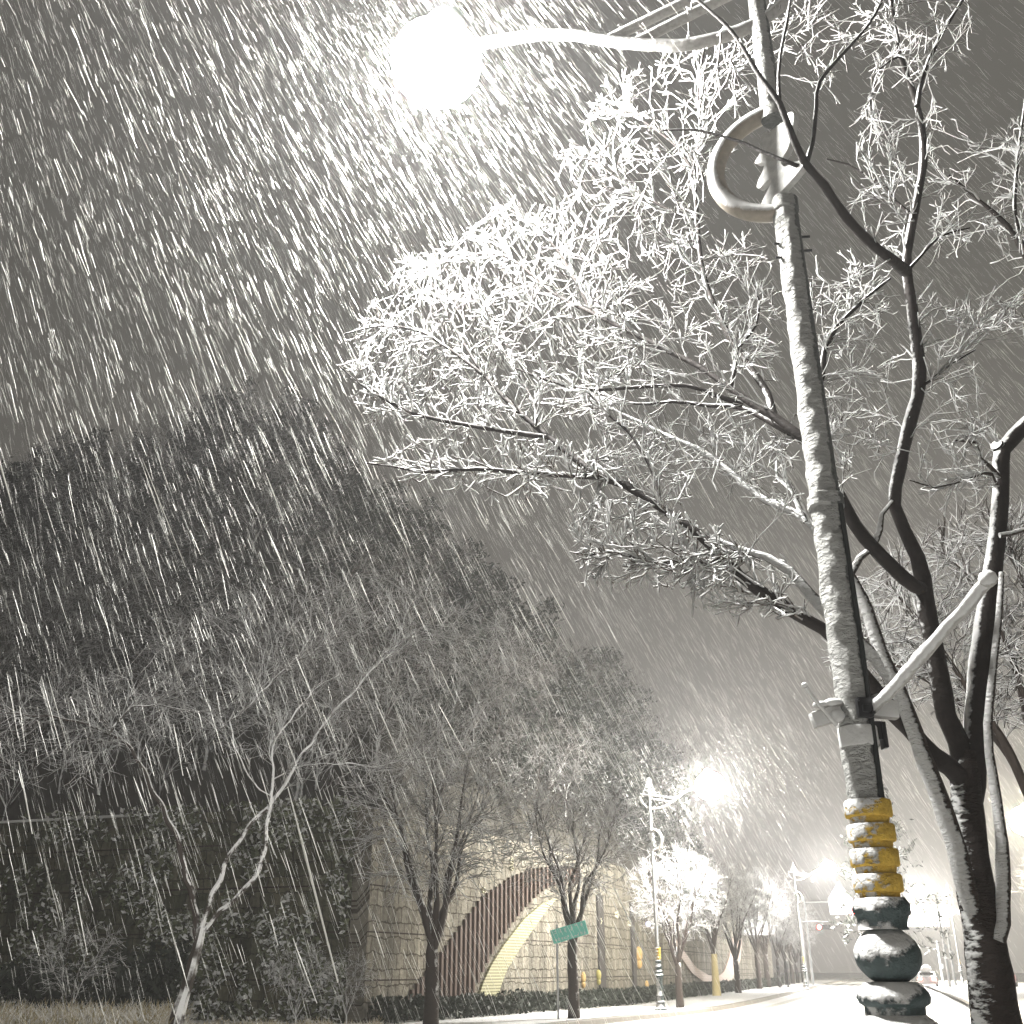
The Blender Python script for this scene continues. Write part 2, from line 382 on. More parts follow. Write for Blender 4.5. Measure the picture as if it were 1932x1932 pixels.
def street_lamp(label, loc, deg, strength, r_glare, hero=False, col=(1, .97, .90), zs=1.0):
    r_glare = r_glare / zs
    t = thing('street_lamp', label, 'street lamp', loc, R(deg), 'ornate street lamps along the road'); t.scale = (zs, zs, zs)
    seg = 48 if hero else 14
    ca, sa = math.cos(R(-deg)), math.sin(R(-deg))
    wl = (-.8 * ca + .55 * sa, -.8 * sa - .55 * ca)
    bf = bumpf(.013, 9, wl) if hero else None
    zz = lambda a, b, r0, r1, n: [(r0 + (r1 - r0) * k / n, a + (b - a) * k / n) for k in range(n + 1)]
    n1 = 90 if hero else 3
    pl = zz(2.40, 4.12, .090, .088, n1) + [(.104, 4.13), (.104, 4.20), (.086, 4.21)] + zz(4.22, 6.36, .085, .078, n1) + [(.088, 6.37), (.088, 6.46)]
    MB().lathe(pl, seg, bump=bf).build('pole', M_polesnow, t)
    pu = [(.080, 7.20), (.080, 7.30)] + zz(7.31, 8.85, .072, .058, n1 // 2 + 1)
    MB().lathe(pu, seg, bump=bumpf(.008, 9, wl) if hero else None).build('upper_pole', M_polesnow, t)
    arc = [(.45 * math.sin(R(a)), 0, 6.83 + .45 * math.cos(R(a))) for a in range(-6, 187, 6)]
    MB().tube(arc, .064, 16).build('curved_bracket', M_bracket, t)
    # cast ornament standing in the gap of the pole
    poly = []
    for cx, cy in ORN:
        u = 1277.8 + cx * .1733; v = 127.8 + cy * .1733
        q = P(u, v, 5.6); poly.append((-(q.x - 1.89 - .02) / .82, q.z))
    np_ = len(poly); poly = [tuple((catmull([(*poly[i - 1], 0), (*poly[i], 0), (*poly[(i + 1) % np_], 0), (*poly[(i + 2) % np_], 0)], 9)[1] + Vector((*poly[i], 0))) / 2)[:2] if False else
                             tuple((Vector(poly[i]) * .75 + (Vector(poly[i - 1]) + Vector(poly[(i + 1) % np_])) * .125) if h == 0 else (Vector(poly[i]) + Vector(poly[(i + 1) % np_])) * .5)
                             for i in range(np_) for h in (0, 1)]
    RO = Matrix.Rotation(R(-33), 4, 'Z')
    rel = MB().prism(poly, RO, .05)
    rel.build('cast_ornament', M_orn, t)
    arm = catmull([(x, 0, z) for x, z in ARM], .08)
    MB().tube(arm, [.048] * len(arm), 12, .12 if hero else 0, 14).build('arm', M_armsnow, t)
    MB().tube([(-.44, 0, 8.85), (0, 0, 8.77), (1.2, 0, 8.56)], .043, 10).build('crossbar', M_armsnow, t)
    MB().tube([(0.03, 0, 8.62), (.98, 0, 8.42)], .043, 10).build('crossbar', M_armsnow, t)
    fin = MB()
    for k, (r, z) in enumerate([(.29, 8.86), (.23, 9.02), (.165, 9.18), (.10, 9.34)]):
        fin.tube([(r * math.cos(a * math.pi / 8), r * math.sin(a * math.pi / 8), z) for a in range(17)], .013, 6)
    for k in range(4):
        a = k * math.pi / 2 + .4
        fin.tube([(.29 * math.cos(a), .29 * math.sin(a), 8.86), (.03 * math.cos(a), .03 * math.sin(a), 9.5)], .009, 5)
    fin.ball((0, 0, 9.52), .045, 2)
    fin.build('finial', M_armsnow, t)
    # yellow rings
    for k in range(4):
        z1 = 2.425 - .124 * k
        MB().lathe([(.095, z1 - .126), (.100, z1 - .092), (.116, z1 - .088), (.120, z1 - .080), (.120, z1 - .014), (.114, z1 - .004), (.088, z1)], seg,
                   bump=bumpf(.009, 18, wl) if hero else None).build('yellow_ring', M_yellow, t)
    base = [(.118, 1.935), (.138, 1.905), (.140, 1.87), (.122, 1.845), (.112, 1.80), (.118, 1.785)]
    for k in range(13):
        a = R(62 - k * 10.2); base.append((.158 * math.cos(a) + .0, 1.665 + .135 * math.sin(a)))
    base += [(.122, 1.545), (.138, 1.53), (.165, 1.50), (.172, 1.475), (.164, 1.45), (.140, 1.435), (.138, 1.40), (.160, 1.385), (.196, 1.355), (.205, 1.325), (.195, 1.295), (.150, 1.26), (.135, 1.15),
             (.125, .80), (.135, .62), (.165, .58), (.165, .54), (.14, .52), (.15, .36), (.19, .33), (.19, .28), (.17, .26), (.22, .10), (.28, .07), (.28, 0)]
    MB().lathe(base[::-1], seg, bump=bumpf(.014, 13, wl) if hero else None).build('base', M_green, t)
    mg = emit('lamp glare', col, strength)
    MB().ball((2.80, 0, 9.0), r_glare, 3, (1, 1, .92)).build('lamp_glare_globe', mg, t)  # glowing ball swollen to the lamp's glare disc, larger than a lamp head
    MB().lathe([(.02, .24), (.10, .22), (.16, .14), (.19, .04), (.19, 0)][::-1], 20, c=(2.72, 0, 9.0 + r_glare * .86)).build('lamp_cap', M_armsnow, t)
    return t


ang = 156.5
main = street_lamp('snow caked lamp post with yellow rings in the foreground, its lamp glaring at top left', (1.89, 5.6, 0), ang, 1400, .40, True, col=(1, .985, .95))
GY = (1, .97, .92)
street_lamp('ringed lamp post on the far pavement under the big bright halo, before the stone wall', (5.73, 43.8, .18), -23.5, 1150, .60, col=GY, zs=.92)
street_lamp('distant street lamp shining above the white pentagon sign', (23.3, 89.5, .18), -20, 1500, .62, col=GY)
street_lamp('distant street lamp above the blue direction sign', (45.6, 114, .18), 160, 1900, .68, col=GY)
street_lamp('farthest small street lamp, right of the blue direction sign', (61.6, 149, .18), 160, 1700, .68, col=(1, .93, .78))
street_lamp('yellowish street lamp at the right edge behind the thin stem', (24.3, 45.0, .18), 160, 1000, .66, col=(1, .92, .74), zs=.81)

# fittings of the foreground lamp post, in the world, parented to it
bpy.context.view_layer.update()
inv = main.matrix_world.inverted()


def fit(o):
    o.parent = main; o.matrix_parent_inverse = inv; return o


PX, PY = 1.89, 5.6
fit(MB().tube([(PX + .05, PY - .085, 2.42), (PX + .06, PY - .082, 3.3), (PX + .055, PY - .082, 4.12)], .015, 10).build('cable_conduit', M_conduit))
fit(MB().box((PX + .015, PY - .115, 2.895), (.085, .05, .11), bev=.012).box((PX + .015, PY - .142, 2.885), (.045, .03, .04), bev=.008).tube([(PX - .02, PY - .13, 2.93), (PX - .02, PY - .16, 2.93)], .008, 6).tube([(PX + .05, PY - .13, 2.86), (PX + .05, PY - .16, 2.86)], .008, 6).build('clamp_box', M_black))
fit(MB().lathe([(.102, 2.70), (.106, 2.71), (.106, 2.80), (.102, 2.81)], 32, (PX, PY, 0)).build('clamp_band', M_plate))
fit(MB().box((PX - .17, PY - .03, 2.865), (.17, .07, .085), Matrix.Rotation(R(-16), 3, 'Y'), .012).ball((PX - .20, PY - .05, 2.925), .035, 2, (1.3, 1, .6)).ball((PX - .13, PY - .05, 2.935), .045, 2, (1.2, 1, .6)).ball((PX - .12, PY - .07, 2.86), .04, 2, (1, .6, 1)).build('bracket_plate', M_plate))
fit(MB().box((PX + .155, PY - .03, 2.905), (.14, .07, .10), Matrix.Rotation(R(6), 3, 'Y'), .012).ball((PX + .13, PY - .06, 2.965), .04, 2, (1.4, 1, .5)).build('bracket_plate', M_plate))
fit(MB().box((PX + .10, PY - .03, 2.785), (.05, .06, .10), bev=.006).box((PX + .125, PY - .03, 2.76), (.02, .08, .14), bev=.004).build('bracket_clip', M_black))
bar = [P(1640, 1338, 5.52), P(1662, 1322, 5.45), P(1712, 1268, 5.25), P(1772, 1200, 5.0), P(1830, 1135, 4.8), P(1868, 1088, 4.68)]
bar = catmull(bar, .05)
fit(MB().tube(bar, [.033] * len(bar), 12, .45, 13).build('banner_arm', M_plate))
fit(MB().ball(P(1864, 1092, 4.68), .045, 2).build('banner_arm_cap', M_plate))
rod = [P(1518, 1294, 5.35), P(1545, 1330, 5.42), P(1578, 1368, 5.5)]
fit(MB().tube(rod, .012, 8).ball(P(1518, 1293, 5.35), .017, 2).build('banner_rod', M_plate))
for (u, v, s) in [(1462, 452, 1), (1470, 478, -1)]:
    q = P(u, v, PY)
    fit(MB().tube([(PX, PY - .02, q.z), (PX + .13, PY - .02, q.z + .01)], .010, 6).tube([(PX, PY - .02, q.z - .05), (PX - .12, PY - .02, q.z - .05)], .010, 6).build('bolt', M_black))


# ------------------------------------------------------------------ tree growth
class Tree:
    """skeleton nodes; twigs are grown onto it toward target points"""
    def __init__(s): s.p = []; s.par = []; s.r = []; s.limbs = {}; s.tw = []
    def limb(s, pts, rad, key='limb', parent=None, step=.10, wob=0.0):
        c = catmull(pts, step); n = len(c)
        if wob: c = [p + Vector((noise.noise(p * 2.1), noise.noise(p * 2.1 + Vector((7, 0, 0))), noise.noise(p * 2.1 + Vector((0, 9, 0))))) * wob for p in c]
        rr = [0] * n
        L = [0]
        for i in range(1, n): L.append(L[-1] + (c[i] - c[i - 1]).length)
        src = [0]; q = [Vector(x) for x in pts]
        for i in range(1, len(q)): src.append(src[-1] + (q[i] - q[i - 1]).length)
        rr = list(np.interp(np.array(L) / max(L[-1], 1e-6), np.array(src) / max(src[-1], 1e-6), np.linspace(rad[0], rad[1], len(q)) if len(rad) == 2 else rad))
        par = -1
        if s.p:
            d = [(c[0] - x).length_squared for x in s.p]; par = int(np.argmin(d))
        for i in range(n):
            s.p.append(c[i].copy()); s.par.append(par); s.r.append(rr[i]); par = len(s.p) - 1
        s.limbs.setdefault(key, []).append((c, rr)); return s
    def grow(s, targets, r_tip, r_max, seg=.09, rounds=14, up=.10, kink=.18, twig=(.06, .16), ntw=2, gain=.012, keep=0.7):
        rem = [Vector(t) for t in targets]
        for rd in range(rounds):
            if not rem: break
            kd = kdtree.KDTree(len(s.p))
            for i, p in enumerate(s.p): kd.insert(p, i)
            kd.balance()
            dl = sorted(((kd.find(t)[2], kd.find(t)[1], t) for t in rem), key=lambda x: x[0])
            m = len(dl) if rd == rounds - 1 else max(30, int(len(dl) * .22))
            if rd < 2: random.shuffle(dl); m = int(len(dl) * .16)
            for d, i, t in dl[:m]:
                back = .55 * d; j = i
                while s.par[j] >= 0 and back > 0:
                    back -= (s.p[j] - s.p[s.par[j]]).length; j = s.par[j]
                A = s.p[j]; dr = (A - s.p[s.par[j]]).normalized() if s.par[j] >= 0 else Vector((0, 0, 1))
                v = t - A; L = v.length
                if L < .02: continue
                ctl = A + dr * L * .38 + Vector((0, 0, up * L))
                n = max(2, int(L / seg)); r0 = min(s.r[j] * keep, r_tip + gain * L, r_max); pts = [A.copy()]; rad = [r0]; par = j
                for k in range(1, n + 1):
                    q = k / n
                    x = A * (1 - q) ** 2 + ctl * 2 * q * (1 - q) + t * q * q
                    if k < n: x = x + Vector((random.uniform(-1, 1), random.uniform(-1, 1), random.uniform(-1, 1))) * kink * L / n
                    r = r0 + (r_tip - r0) * q
                    pts.append(x); rad.append(r)
                    s.p.append(x); s.par.append(par); s.r.append(r); par = len(s.p) - 1
                s.tw.append((pts, rad))
                for q in range(ntw):
                    k = random.randint(1, n)
                    o = pts[k]; d0 = (pts[k] - pts[k - 1]).normalized()
                    rv = Vector((random.gauss(0, 1), random.gauss(0, 1), random.gauss(0, .8)))
                    d1 = (d0 + rv * .45).normalized(); l = random.uniform(*twig)
                    a = o + d1 * l * .5; b = a + (d1 + Vector((random.uniform(-.4, .4), random.uniform(-.4, .4), random.uniform(-.1, .5)))).normalized() * l * .5
                    s.tw.append(([o, a, b], [r_tip * 1.15, r_tip * random.uniform(.9, 1.25), r_tip * .7]))
            rem = [t for _, _, t in dl[m:]]
        return s


def inside(poly, u, v):
    c = False; n = len(poly)
    for i in range(n):
        (x1, y1), (x2, y2) = poly[i], poly[i - 1]
        if (y1 > v) != (y2 > v) and u < (x2 - x1) * (v - y1) / (y2 - y1) + x1: c = not c
    return c


SHIFT = [0.0]


def ysh(u, v): return SHIFT[0] * max(0.0, min(1.0, (1520 - u) / 860)) * max(.35, min(1.3, 1.3 - (v - 450) / 700))


def scatter(poly, n, y0, y1):
    us = [p[0] for p in poly]; vs = [p[1] for p in poly]; out = []
    while len(out) < n:
        u = random.uniform(min(us), max(us)); v = random.uniform(min(vs), max(vs))
        if inside(poly, u, v): out.append(P(u, v, random.uniform(y0, y1) + ysh(u, v)))
    return out


def PL(L, ys):
    n = len(L); yy = np.interp(np.linspace(0, 1, n), np.linspace(0, 1, len(ys)), ys)
    return [P(u, v, float(y) + ysh(u, v)) for (u, v), y in zip(L, yy)]


# ------------------------------------------------------------------ the foreground tree
SHIFT[0] = 1.6
T = Tree()
px = lambda r: r * 6.9 / 1932     # photo pixels to metres at the tree
T.limb([P(1905, 2150, 6.9), P(1893, 2020, 6.9)] + PL([(1881, 1932), (1868, 1840), (1857, 1766), (1845, 1690), (1833, 1616), (1826, 1540), (1822, 1466), (1822, 1420)], [6.9]),
       [px(50), px(44), px(40), px(37), px(34), px(33), px(31), px(29), px(27), px(27)], 'trunk')
T.limb(PL([(1818, 1450), (1808, 1400), (1786, 1350), (1771, 1266), (1751, 1166), (1741, 1091), (1731, 1050), (1706, 1000), (1688, 955), (1698, 880), (1716, 800), (1735, 720), (1724, 600), (1711, 510),
              (1716, 450), (1731, 375), (1743, 290), (1731, 200), (1703, 120), (1691, 65), (1681, 0), (1672, -90)], [6.9, 6.7, 6.4, 6.1, 5.9]),
       [px(r) for r in (20, 19, 18, 17.5, 17, 16, 15, 13, 12, 12.5, 13, 13, 11, 10, 8.5, 8, 8.5, 7, 6, 5, 4, 3)], 'limb')
T.limb([P(1832, 1510, 6.93)] + PL([(1838, 1440), (1840, 1346), (1851, 1246), (1862, 1146), (1876, 1056), (1886, 966), (1890, 900), (1893, 850), (1935, 800), (1985, 740), (2010, 640), (1990, 560), (1935, 480), (1900, 425), (1850, 380), (1790, 330)], [6.9, 6.7, 6.6, 6.4]),
       [px(r) for r in (22, 23, 21, 20, 19, 18, 17, 16, 16, 15, 13, 10, 9, 8, 6, 4, 2)], 'limb')
T.limb([P(1893, 850, 6.68), P(1880, 838, 6.64)], [px(14), px(13)], 'limb')
T.limb(PL([(1935, 480), (1915, 400), (1920, 300), (1930, 220), (1945, 120)], [6.45]), [px(5), px(2)], 'limb')
# L1a, the limb that comes forward across the post
T.limb(PL([(1708, 512), (1690, 495), (1656, 470), (1596, 410), (1556, 350), (1521, 310), (1496, 260), (1471, 195), (1431, 140), (1381, 60), (1316, 0), (1270, -40)], [6.15, 5.6, 5.1, 4.95]),
       [px(r) for r in (13, 10, 9, 9, 8, 8, 7, 6, 5, 4, 3, 2)], 'limb')
T.limb(PL([(1521, 312), (1505, 313), (1480, 303), (1436, 285), (1400, 268), (1366, 258), (1311, 245), (1250, 246)], [5.45, 5.2]), [px(5), px(2)], 'limb')
T.limb(PL([(1521, 310), (1533, 270), (1540, 200), (1546, 155), (1596, 95), (1640, 45), (1670, -10)], [5.45, 5.4]), [px(5), px(2.5)], 'limb')
T.limb(PL([(1471, 193), (1469, 140), (1473, 100), (1486, 35), (1495, -30)], [5.2]), [px(4), px(2)], 'limb')
T.limb(PL([(1731, 200), (1741, 145), (1776, 65), (1816, 0), (1850, -60)], [6.0, 6.1]), [px(6), px(3)], 'limb')
T.limb(PL([(1640, 200), (1660, 130), (1700, 105)][::-1], [6.0]), [px(3), px(1.5)], 'limb')
# L1c rising to the fork of L1
T.limb([P(1741, 1112, 6.72)] + PL([(1728, 1106), (1706, 1091), (1666, 1051), (1631, 1016), (1596, 960), (1566, 895), (1541, 845), (1516, 828), (1466, 790), (1431, 770), (1381, 735), (1316, 690), (1246, 655), (1176, 620), (1116, 590), (1046, 555), (966, 490), (900, 480), (830, 500), (760, 530)], [6.65, 6.5, 6.6, 6.7]),
       [px(r) for r in (13, 14, 15, 14, 13, 12, 11, 10, 10, 9, 8, 7, 6.5, 6, 5.5, 5, 4, 3, 2.5, 2, 1.5)], 'limb')
T.limb(PL([(1516, 828), (1525, 790), (1537, 750), (1551, 710), (1556, 660), (1576, 620), (1631, 565), (1680, 525)], [6.55, 6.3]), [px(8), px(8), px(7), px(6.5), px(6), px(5), px(4), px(2.5)], 'limb')
T.limb(PL([(1520, 835), (1466, 803), (1401, 770), (1336, 765), (1270, 758), (1200, 762), (1120, 740)], [6.6, 6.9, 7.1]), [px(8), px(7), px(6), px(5), px(4), px(3), px(2)], 'limb')
T.limb(PL([(1401, 765), (1350, 745), (1296, 728), (1216, 730), (1116, 735), (1040, 720), (960, 690)], [6.7, 6.5, 6.3]), [px(6), px(2)], 'limb')
T.limb(PL([(1500, 815), (1466, 800), (1449, 745), (1420, 700), (1390, 655), (1356, 595), (1326, 510), (1316, 415), (1311, 320), (1321, 250), (1318, 160), (1330, 90)], [6.6, 6.8, 6.6, 6.3]),
       [px(r) for r in (9, 9, 8, 7, 7, 6, 5.5, 5, 4, 3.5, 3, 2)], 'limb')
T.limb(PL([(1380, 730), (1386, 700), (1391, 660), (1426, 615), (1431, 565), (1418, 530)], [6.7, 6.5]), [px(4.5), px(2)], 'limb')
T.limb(PL([(1311, 330), (1280, 280), (1230, 240), (1180, 210), (1120, 205)], [6.4, 6.2]), [px(3.5), px(1.5)], 'limb')
T.limb(PL([(1116, 590), (1080, 520), (1050, 470), (1000, 420), (940, 385)], [6.65, 6.3]), [px(4), px(1.6)], 'limb')
T.limb(PL([(1316, 415), (1270, 400), (1200, 360), (1130, 310), (1080, 290)], [6.6, 6.3]), [px(4), px(1.6)], 'limb')
# L2, the long low limb
T.limb([P(1828, 1482, 6.92)] + PL([(1808, 1462), (1791, 1446), (1761, 1425), (1716, 1378), (1666, 1320), (1620, 1262), (1590, 1215), (1551, 1186), (1506, 1161), (1441, 1121), (1396, 1086), (1366, 1051), (1316, 1006), (1266, 971), (1181, 915), (1131, 900), (1066, 850), (1011, 805), (966, 765), (915, 710), (870, 640), (840, 585), (815, 535)], [6.85, 6.6, 6.4, 6.3, 6.2]),
       [px(r) for r in (19, 18, 18, 17, 16, 15, 14, 14, 13, 12.5, 12, 11, 11, 10, 9.5, 8.5, 8, 7, 6, 5, 4, 3.2, 2.5, 2)], 'limb')
T.limb(PL([(1385, 1048), (1340, 1060), (1296, 1063), (1246, 1061), (1196, 1051), (1140, 1040), (1085, 1060)], [6.4, 6.2]), [px(6), px(1.6)], 'limb')
T.limb(PL([(1246, 955), (1241, 915), (1221, 870), (1186, 815), (1151, 785), (1110, 740)], [6.35, 6.2]), [px(4.5), px(2)], 'limb')
T.limb(PL([(1131, 900), (1066, 897), (966, 890), (900, 885), (800, 890), (740, 880), (692, 874)], [6.25, 6.1, 5.9]), [px(6), px(5), px(4.5), px(4), px(3), px(2), px(1.4)], 'limb')
T.limb(PL([(1030, 825), (960, 815), (870, 800), (780, 780), (720, 750), (680, 725), (640, 690)], [6.2, 6.0, 5.8]), [px(6), px(5), px(4.5), px(4), px(3), px(2), px(1.4)], 'limb')
T.limb(PL([(915, 710), (850, 660), (790, 625), (720, 615), (650, 630)], [6.2, 6.0]), [px(4), px(1.5)], 'limb')
T.limb(PL([(1011, 805), (1012, 780), (1000, 745), (965, 690), (930, 620), (900, 560)], [6.22, 6.4]), [px(3), px(1.4)], 'limb')
# S1, the snow-plastered stem left of the trunk
T.limb(PL([(1838, 1720), (1821, 1670), (1808, 1610), (1776, 1516), (1748, 1446), (1726, 1381), (1706, 1326), (1678, 1268), (1650, 1195), (1628, 1130), (1604, 1085), (1560, 1030), (1526, 985), (1490, 962), (1446, 945), (1406, 915), (1366, 880), (1316, 845), (1266, 825), (1206, 795), (1150, 770)], [6.85, 6.6, 6.55, 6.7, 6.9]),
       [px(r) for r in (16, 17, 17, 16.5, 15, 14, 14, 13, 12, 11, 10, 8, 8, 7, 6.5, 6, 5.5, 5, 4, 3, 2)], 'stem')
T.limb(PL([(1690, 1290), (1651, 1240), (1611, 1201), (1570, 1165), (1546, 1141), (1516, 1106), (1491, 1076), (1446, 1051), (1396, 1036), (1346, 1016), (1290, 1000)], [6.6, 6.5]),
       [px(r) for r in (13, 13, 12, 11, 11, 10, 9, 8, 6, 4, 2.5)], 'stem')
T.limb(PL([(1604, 1085), (1622, 1052), (1650, 1030), (1660, 1000), (1664, 970), (1684, 945)], [6.65, 6.5]), [px(8), px(7), px(6), px(6), px(5), px(4)], 'stem')
T.limb(PL([(1520, 985), (1508, 960), (1494, 925), (1466, 900), (1464, 870)], [6.6]), [px(6), px(2)], 'stem')
T.limb(PL([(1884, 1775), (1893, 1741), (1893, 1666), (1890, 1591), (1881, 1516), (1866, 1416), (1864, 1366), (1873, 1266), (1884, 1166), (1890, 1080)], [6.8, 6.6]),
       [px(r) for r in (12, 12, 12, 11, 9, 8, 8, 7, 6, 5)], 'stem')
T.limb(PL([(1886, 900), (1868, 880), (1850, 865), (1842, 835), (1800, 830)], [6.6, 6.4]), [px(5), px(2)], 'stem')
T.limb(PL([(1880, 918), (1870, 895), (1856, 892), (1800, 912), (1760, 920), (1715, 905)], [6.6, 6.3]), [px(5), px(1.5)], 'stem')
T.limb(PL([(1886, 1010), (1910, 1006), (1935, 998), (1980, 980)], [6.6]), [px(6), px(4)], 'stem')
T.limb(PL([(1735, 730), (1752, 720), (1790, 690), (1840, 660)], [6.35]), [px(4), px(1.5)], 'limb')
T.limb(PL([(1711, 512), (1740, 480), (1775, 445), (1830, 430)], [6.2, 6.1]), [px(4), px(1.5)], 'limb')
T.limb(PL([(1716, 402), (1690, 380), (1670, 350), (1640, 335), (1600, 310), (1560, 300)], [6.1, 6.2]), [px(4), px(1.5)], 'limb')
# (polygon, number of targets, nearest, farthest)
REG = [
    ([(660, 640), (740, 500), (860, 450), (960, 380), (1060, 380), (1160, 420), (1210, 560), (1220, 700), (1160, 780), (1000, 790), (860, 810), (700, 780)], 980, 6.0, 7.4),
    ([(640, 690), (700, 640), (760, 640), (800, 700), (800, 790), (700, 800), (680, 760)], 80, 5.7, 6.4),
    ([(700, 868), (820, 820), (1000, 830), (1150, 850), (1180, 920), (1000, 940), (830, 930)], 190, 5.8, 6.6),
    ([(1070, 970), (1160, 930), (1260, 960), (1370, 1010), (1400, 1090), (1300, 1110), (1100, 1100)], 270, 5.9, 6.8),
    ([(1300, 1040), (1400, 1040), (1510, 1090), (1500, 1160), (1440, 1172), (1300, 1140)], 110, 6.0, 6.9),
    ([(1040, 310), (1110, 210), (1160, 130), (1300, 90), (1420, 50), (1430, 250), (1340, 330), (1300, 500), (1200, 420), (1080, 380)], 330, 5.6, 6.9),
    ([(1190, 440), (1320, 420), (1450, 440), (1470, 600), (1470, 720), (1380, 720), (1250, 640)], 250, 5.8, 7.3),
    ([(1180, 640), (1380, 740), (1500, 850), (1500, 960), (1330, 930), (1200, 820)], 200, 6.0, 7.4),
    ([(1120, 780), (1230, 800), (1300, 900), (1300, 960), (1200, 930), (1100, 860)], 150, 6.0, 7.0),
    ([(1440, -40), (1860, -40), (1830, 120), (1600, 200), (1450, 110)], 200, 5.4, 6.8),
    ([(1490, 520), (1690, 430), (1690, 600), (1590, 690), (1520, 640)], 120, 5.9, 6.9),
    ([(1550, 720), (1660, 650), (1700, 720), (1680, 880), (1570, 930)], 120, 6.0, 7.0),
    ([(1740, 180), (1880, 250), (1970, 200), (1970, 480), (1760, 520), (1745, 300)], 150, 5.8, 7.0),
    ([(1770, 575), (1970, 545), (1970, 640), (1800, 620)], 80, 5.8, 6.8),
    ([(1720, 800), (1870, 775), (1870, 950), (1740, 950)], 80, 6.0, 7.0),
    ([(1620, 180), (1720, 230), (1730, 420), (1600, 420)], 90, 5.6, 6.6),
    ([(1740, 540), (1860, 660), (1840, 780), (1740, 780)], 40, 6.0, 6.8),
]
for part_, rt in ((REG[:6], .0064), (REG[6:], .0042)):
    pts = []
    for poly, n, y0, y1 in part_: pts += scatter(poly, n, y0, y1)
    random.shuffle(pts)
    T.grow(pts, rt, rt * 2.3, seg=.085, kink=.28, twig=(.03, .11), ntw=3, gain=.009, up=.05, rounds=22)


def build_tree(T, label, loc_name='bare_tree', group=None, mats=None, twig_mat=None, sides=4, hero=False, cat='tree'):
    base = T.limbs['trunk'][0][0][0]
    t = thing(loc_name, label, cat, tuple(base), 0, group)
    def shift(me):
        me.transform(Matrix.Translation(-base)); return me
    for key, L in T.limbs.items():
        if hero and key != 'trunk':
            for c, rr in L:
                mb = MB(); mb.tube(c, rr, 10, .22, 9)
                o = mb.build('limb', mats[key], t); shift(o.data)
        else:
            mb = MB()
            for c, rr in L: mb.tube(c, rr, 16 if hero else 8, .16, 5 if hero else 2)
            o = mb.build('trunk' if key == 'trunk' else 'limb', mats[key], t); shift(o.data)
    v, f = tubes_np(T.tw, sides)
    o = obj('crown', mesh_from('crown', v - np.array(base), f, twig_mat), t)
    return t


hero_tree = build_tree(T, 'large bare tree with forked dark trunk behind the lamp post, twigs white with snow', mats={'trunk': M_trunk, 'limb': M_limb, 'stem': M_stemsnow}, twig_mat=M_twig, hero=True)

# ------------------------------------------------------------------ the tree behind it at the right edge
SHIFT[0] = 0.0
T2 = Tree(); q = lambda r: r * 13 / 1932
T2.limb(PL([(1990, 2010), (1985, 1932), (1975, 1750), (1962, 1600), (1950, 1520)], [13]), [q(22), q(20), q(18), q(16), q(14)], 'trunk')
T2.limb(PL([(1950, 1520), (1925, 1465), (1900, 1410), (1868, 1358), (1820, 1290), (1760, 1200), (1690, 1120)], [13, 12.5]), [q(11), q(2)], 'limb')
T2.limb(PL([(1955, 1540), (1915, 1445), (1880, 1395), (1840, 1350), (1760, 1290), (1690, 1255), (1620, 1240)], [13.1, 13.5]), [q(9), q(2)], 'limb')
T2.limb(PL([(1955, 1530), (1945, 1400), (1915, 1260), (1870, 1160), (1820, 1080), (1760, 1030)], [13, 13.6]), [q(9), q(2)], 'limb')
T2.limb(PL([(1960, 1500), (1985, 1350), (1965, 1200), (1930, 1100), (1890, 1010)], [13, 12.8]), [q(9), q(2)], 'limb')
T2.limb(PL([(1960, 1480), (2040, 1350), (2080, 1200), (2060, 1060)], [13, 12.8]), [q(9), q(2)], 'limb')
pts = scatter([(1560, 1260), (1620, 1090), (1740, 1000), (1870, 950), (2050, 930), (2050, 1400), (1900, 1380), (1780, 1340), (1660, 1300)], 1150, 12, 14.5)
T2.grow(pts, .0065, .02, seg=.2, twig=(.12, .35), ntw=3, gain=.010)
build_tree(T2, 'bare tree with many thin dark twigs behind the big tree at the right edge', mats={'trunk': M_trunk, 'limb': M_fartrunk}, twig_mat=M_fartwig, sides=3)

# ------------------------------------------------------------------ the leaning tree by the dark wall, left
T3 = Tree(); YL = 24.3; q = lambda r: r * 19.5 / 1932
T3.limb(PL([(322, 1975), (335, 1920), (348, 1868), (370, 1800), (383, 1748)], [YL]), [q(16), q(15), q(13), q(11), q(10)], 'trunk', wob=.05)
T3.limb(PL([(383, 1748), (400, 1690), (430, 1622), (470, 1562), (512, 1515), (560, 1440), (610, 1370), (660, 1310), (730, 1235), (800, 1180)], [YL, 24, 25]), [q(r) for r in (6, 6, 5.5, 5, 5, 4, 3, 2.6, 2, 1.2)], 'limb', wob=.09)
T3.limb(PL([(390, 1752), (418, 1720), (452, 1688), (482, 1648), (497, 1600), (506, 1552), (512, 1500), (515, 1440), (522, 1400), (552, 1350), (600, 1300), (640, 1270)], [YL, 23.6, 25]), [q(r) for r in (6, 6, 6, 6, 5.5, 5, 3.4, 2.8, 2.4, 2, 1.5, 1)], 'limb', wob=.09)
T3.limb(PL([(376, 1775), (360, 1690), (345, 1620), (325, 1562), (296, 1510), (270, 1455), (240, 1410), (205, 1386), (150, 1365), (60, 1350), (-60, 1342)], [YL, 24, 23]), [q(r) for r in (7, 7, 7, 6.5, 6, 5, 4, 3.4, 3, 2.4, 1.5)], 'stem', wob=.09)
T3.limb(PL([(205, 1386), (240, 1340), (300, 1330), (370, 1345)], [23.5, 23.2]), [q(3), q(1)], 'limb', wob=.09)
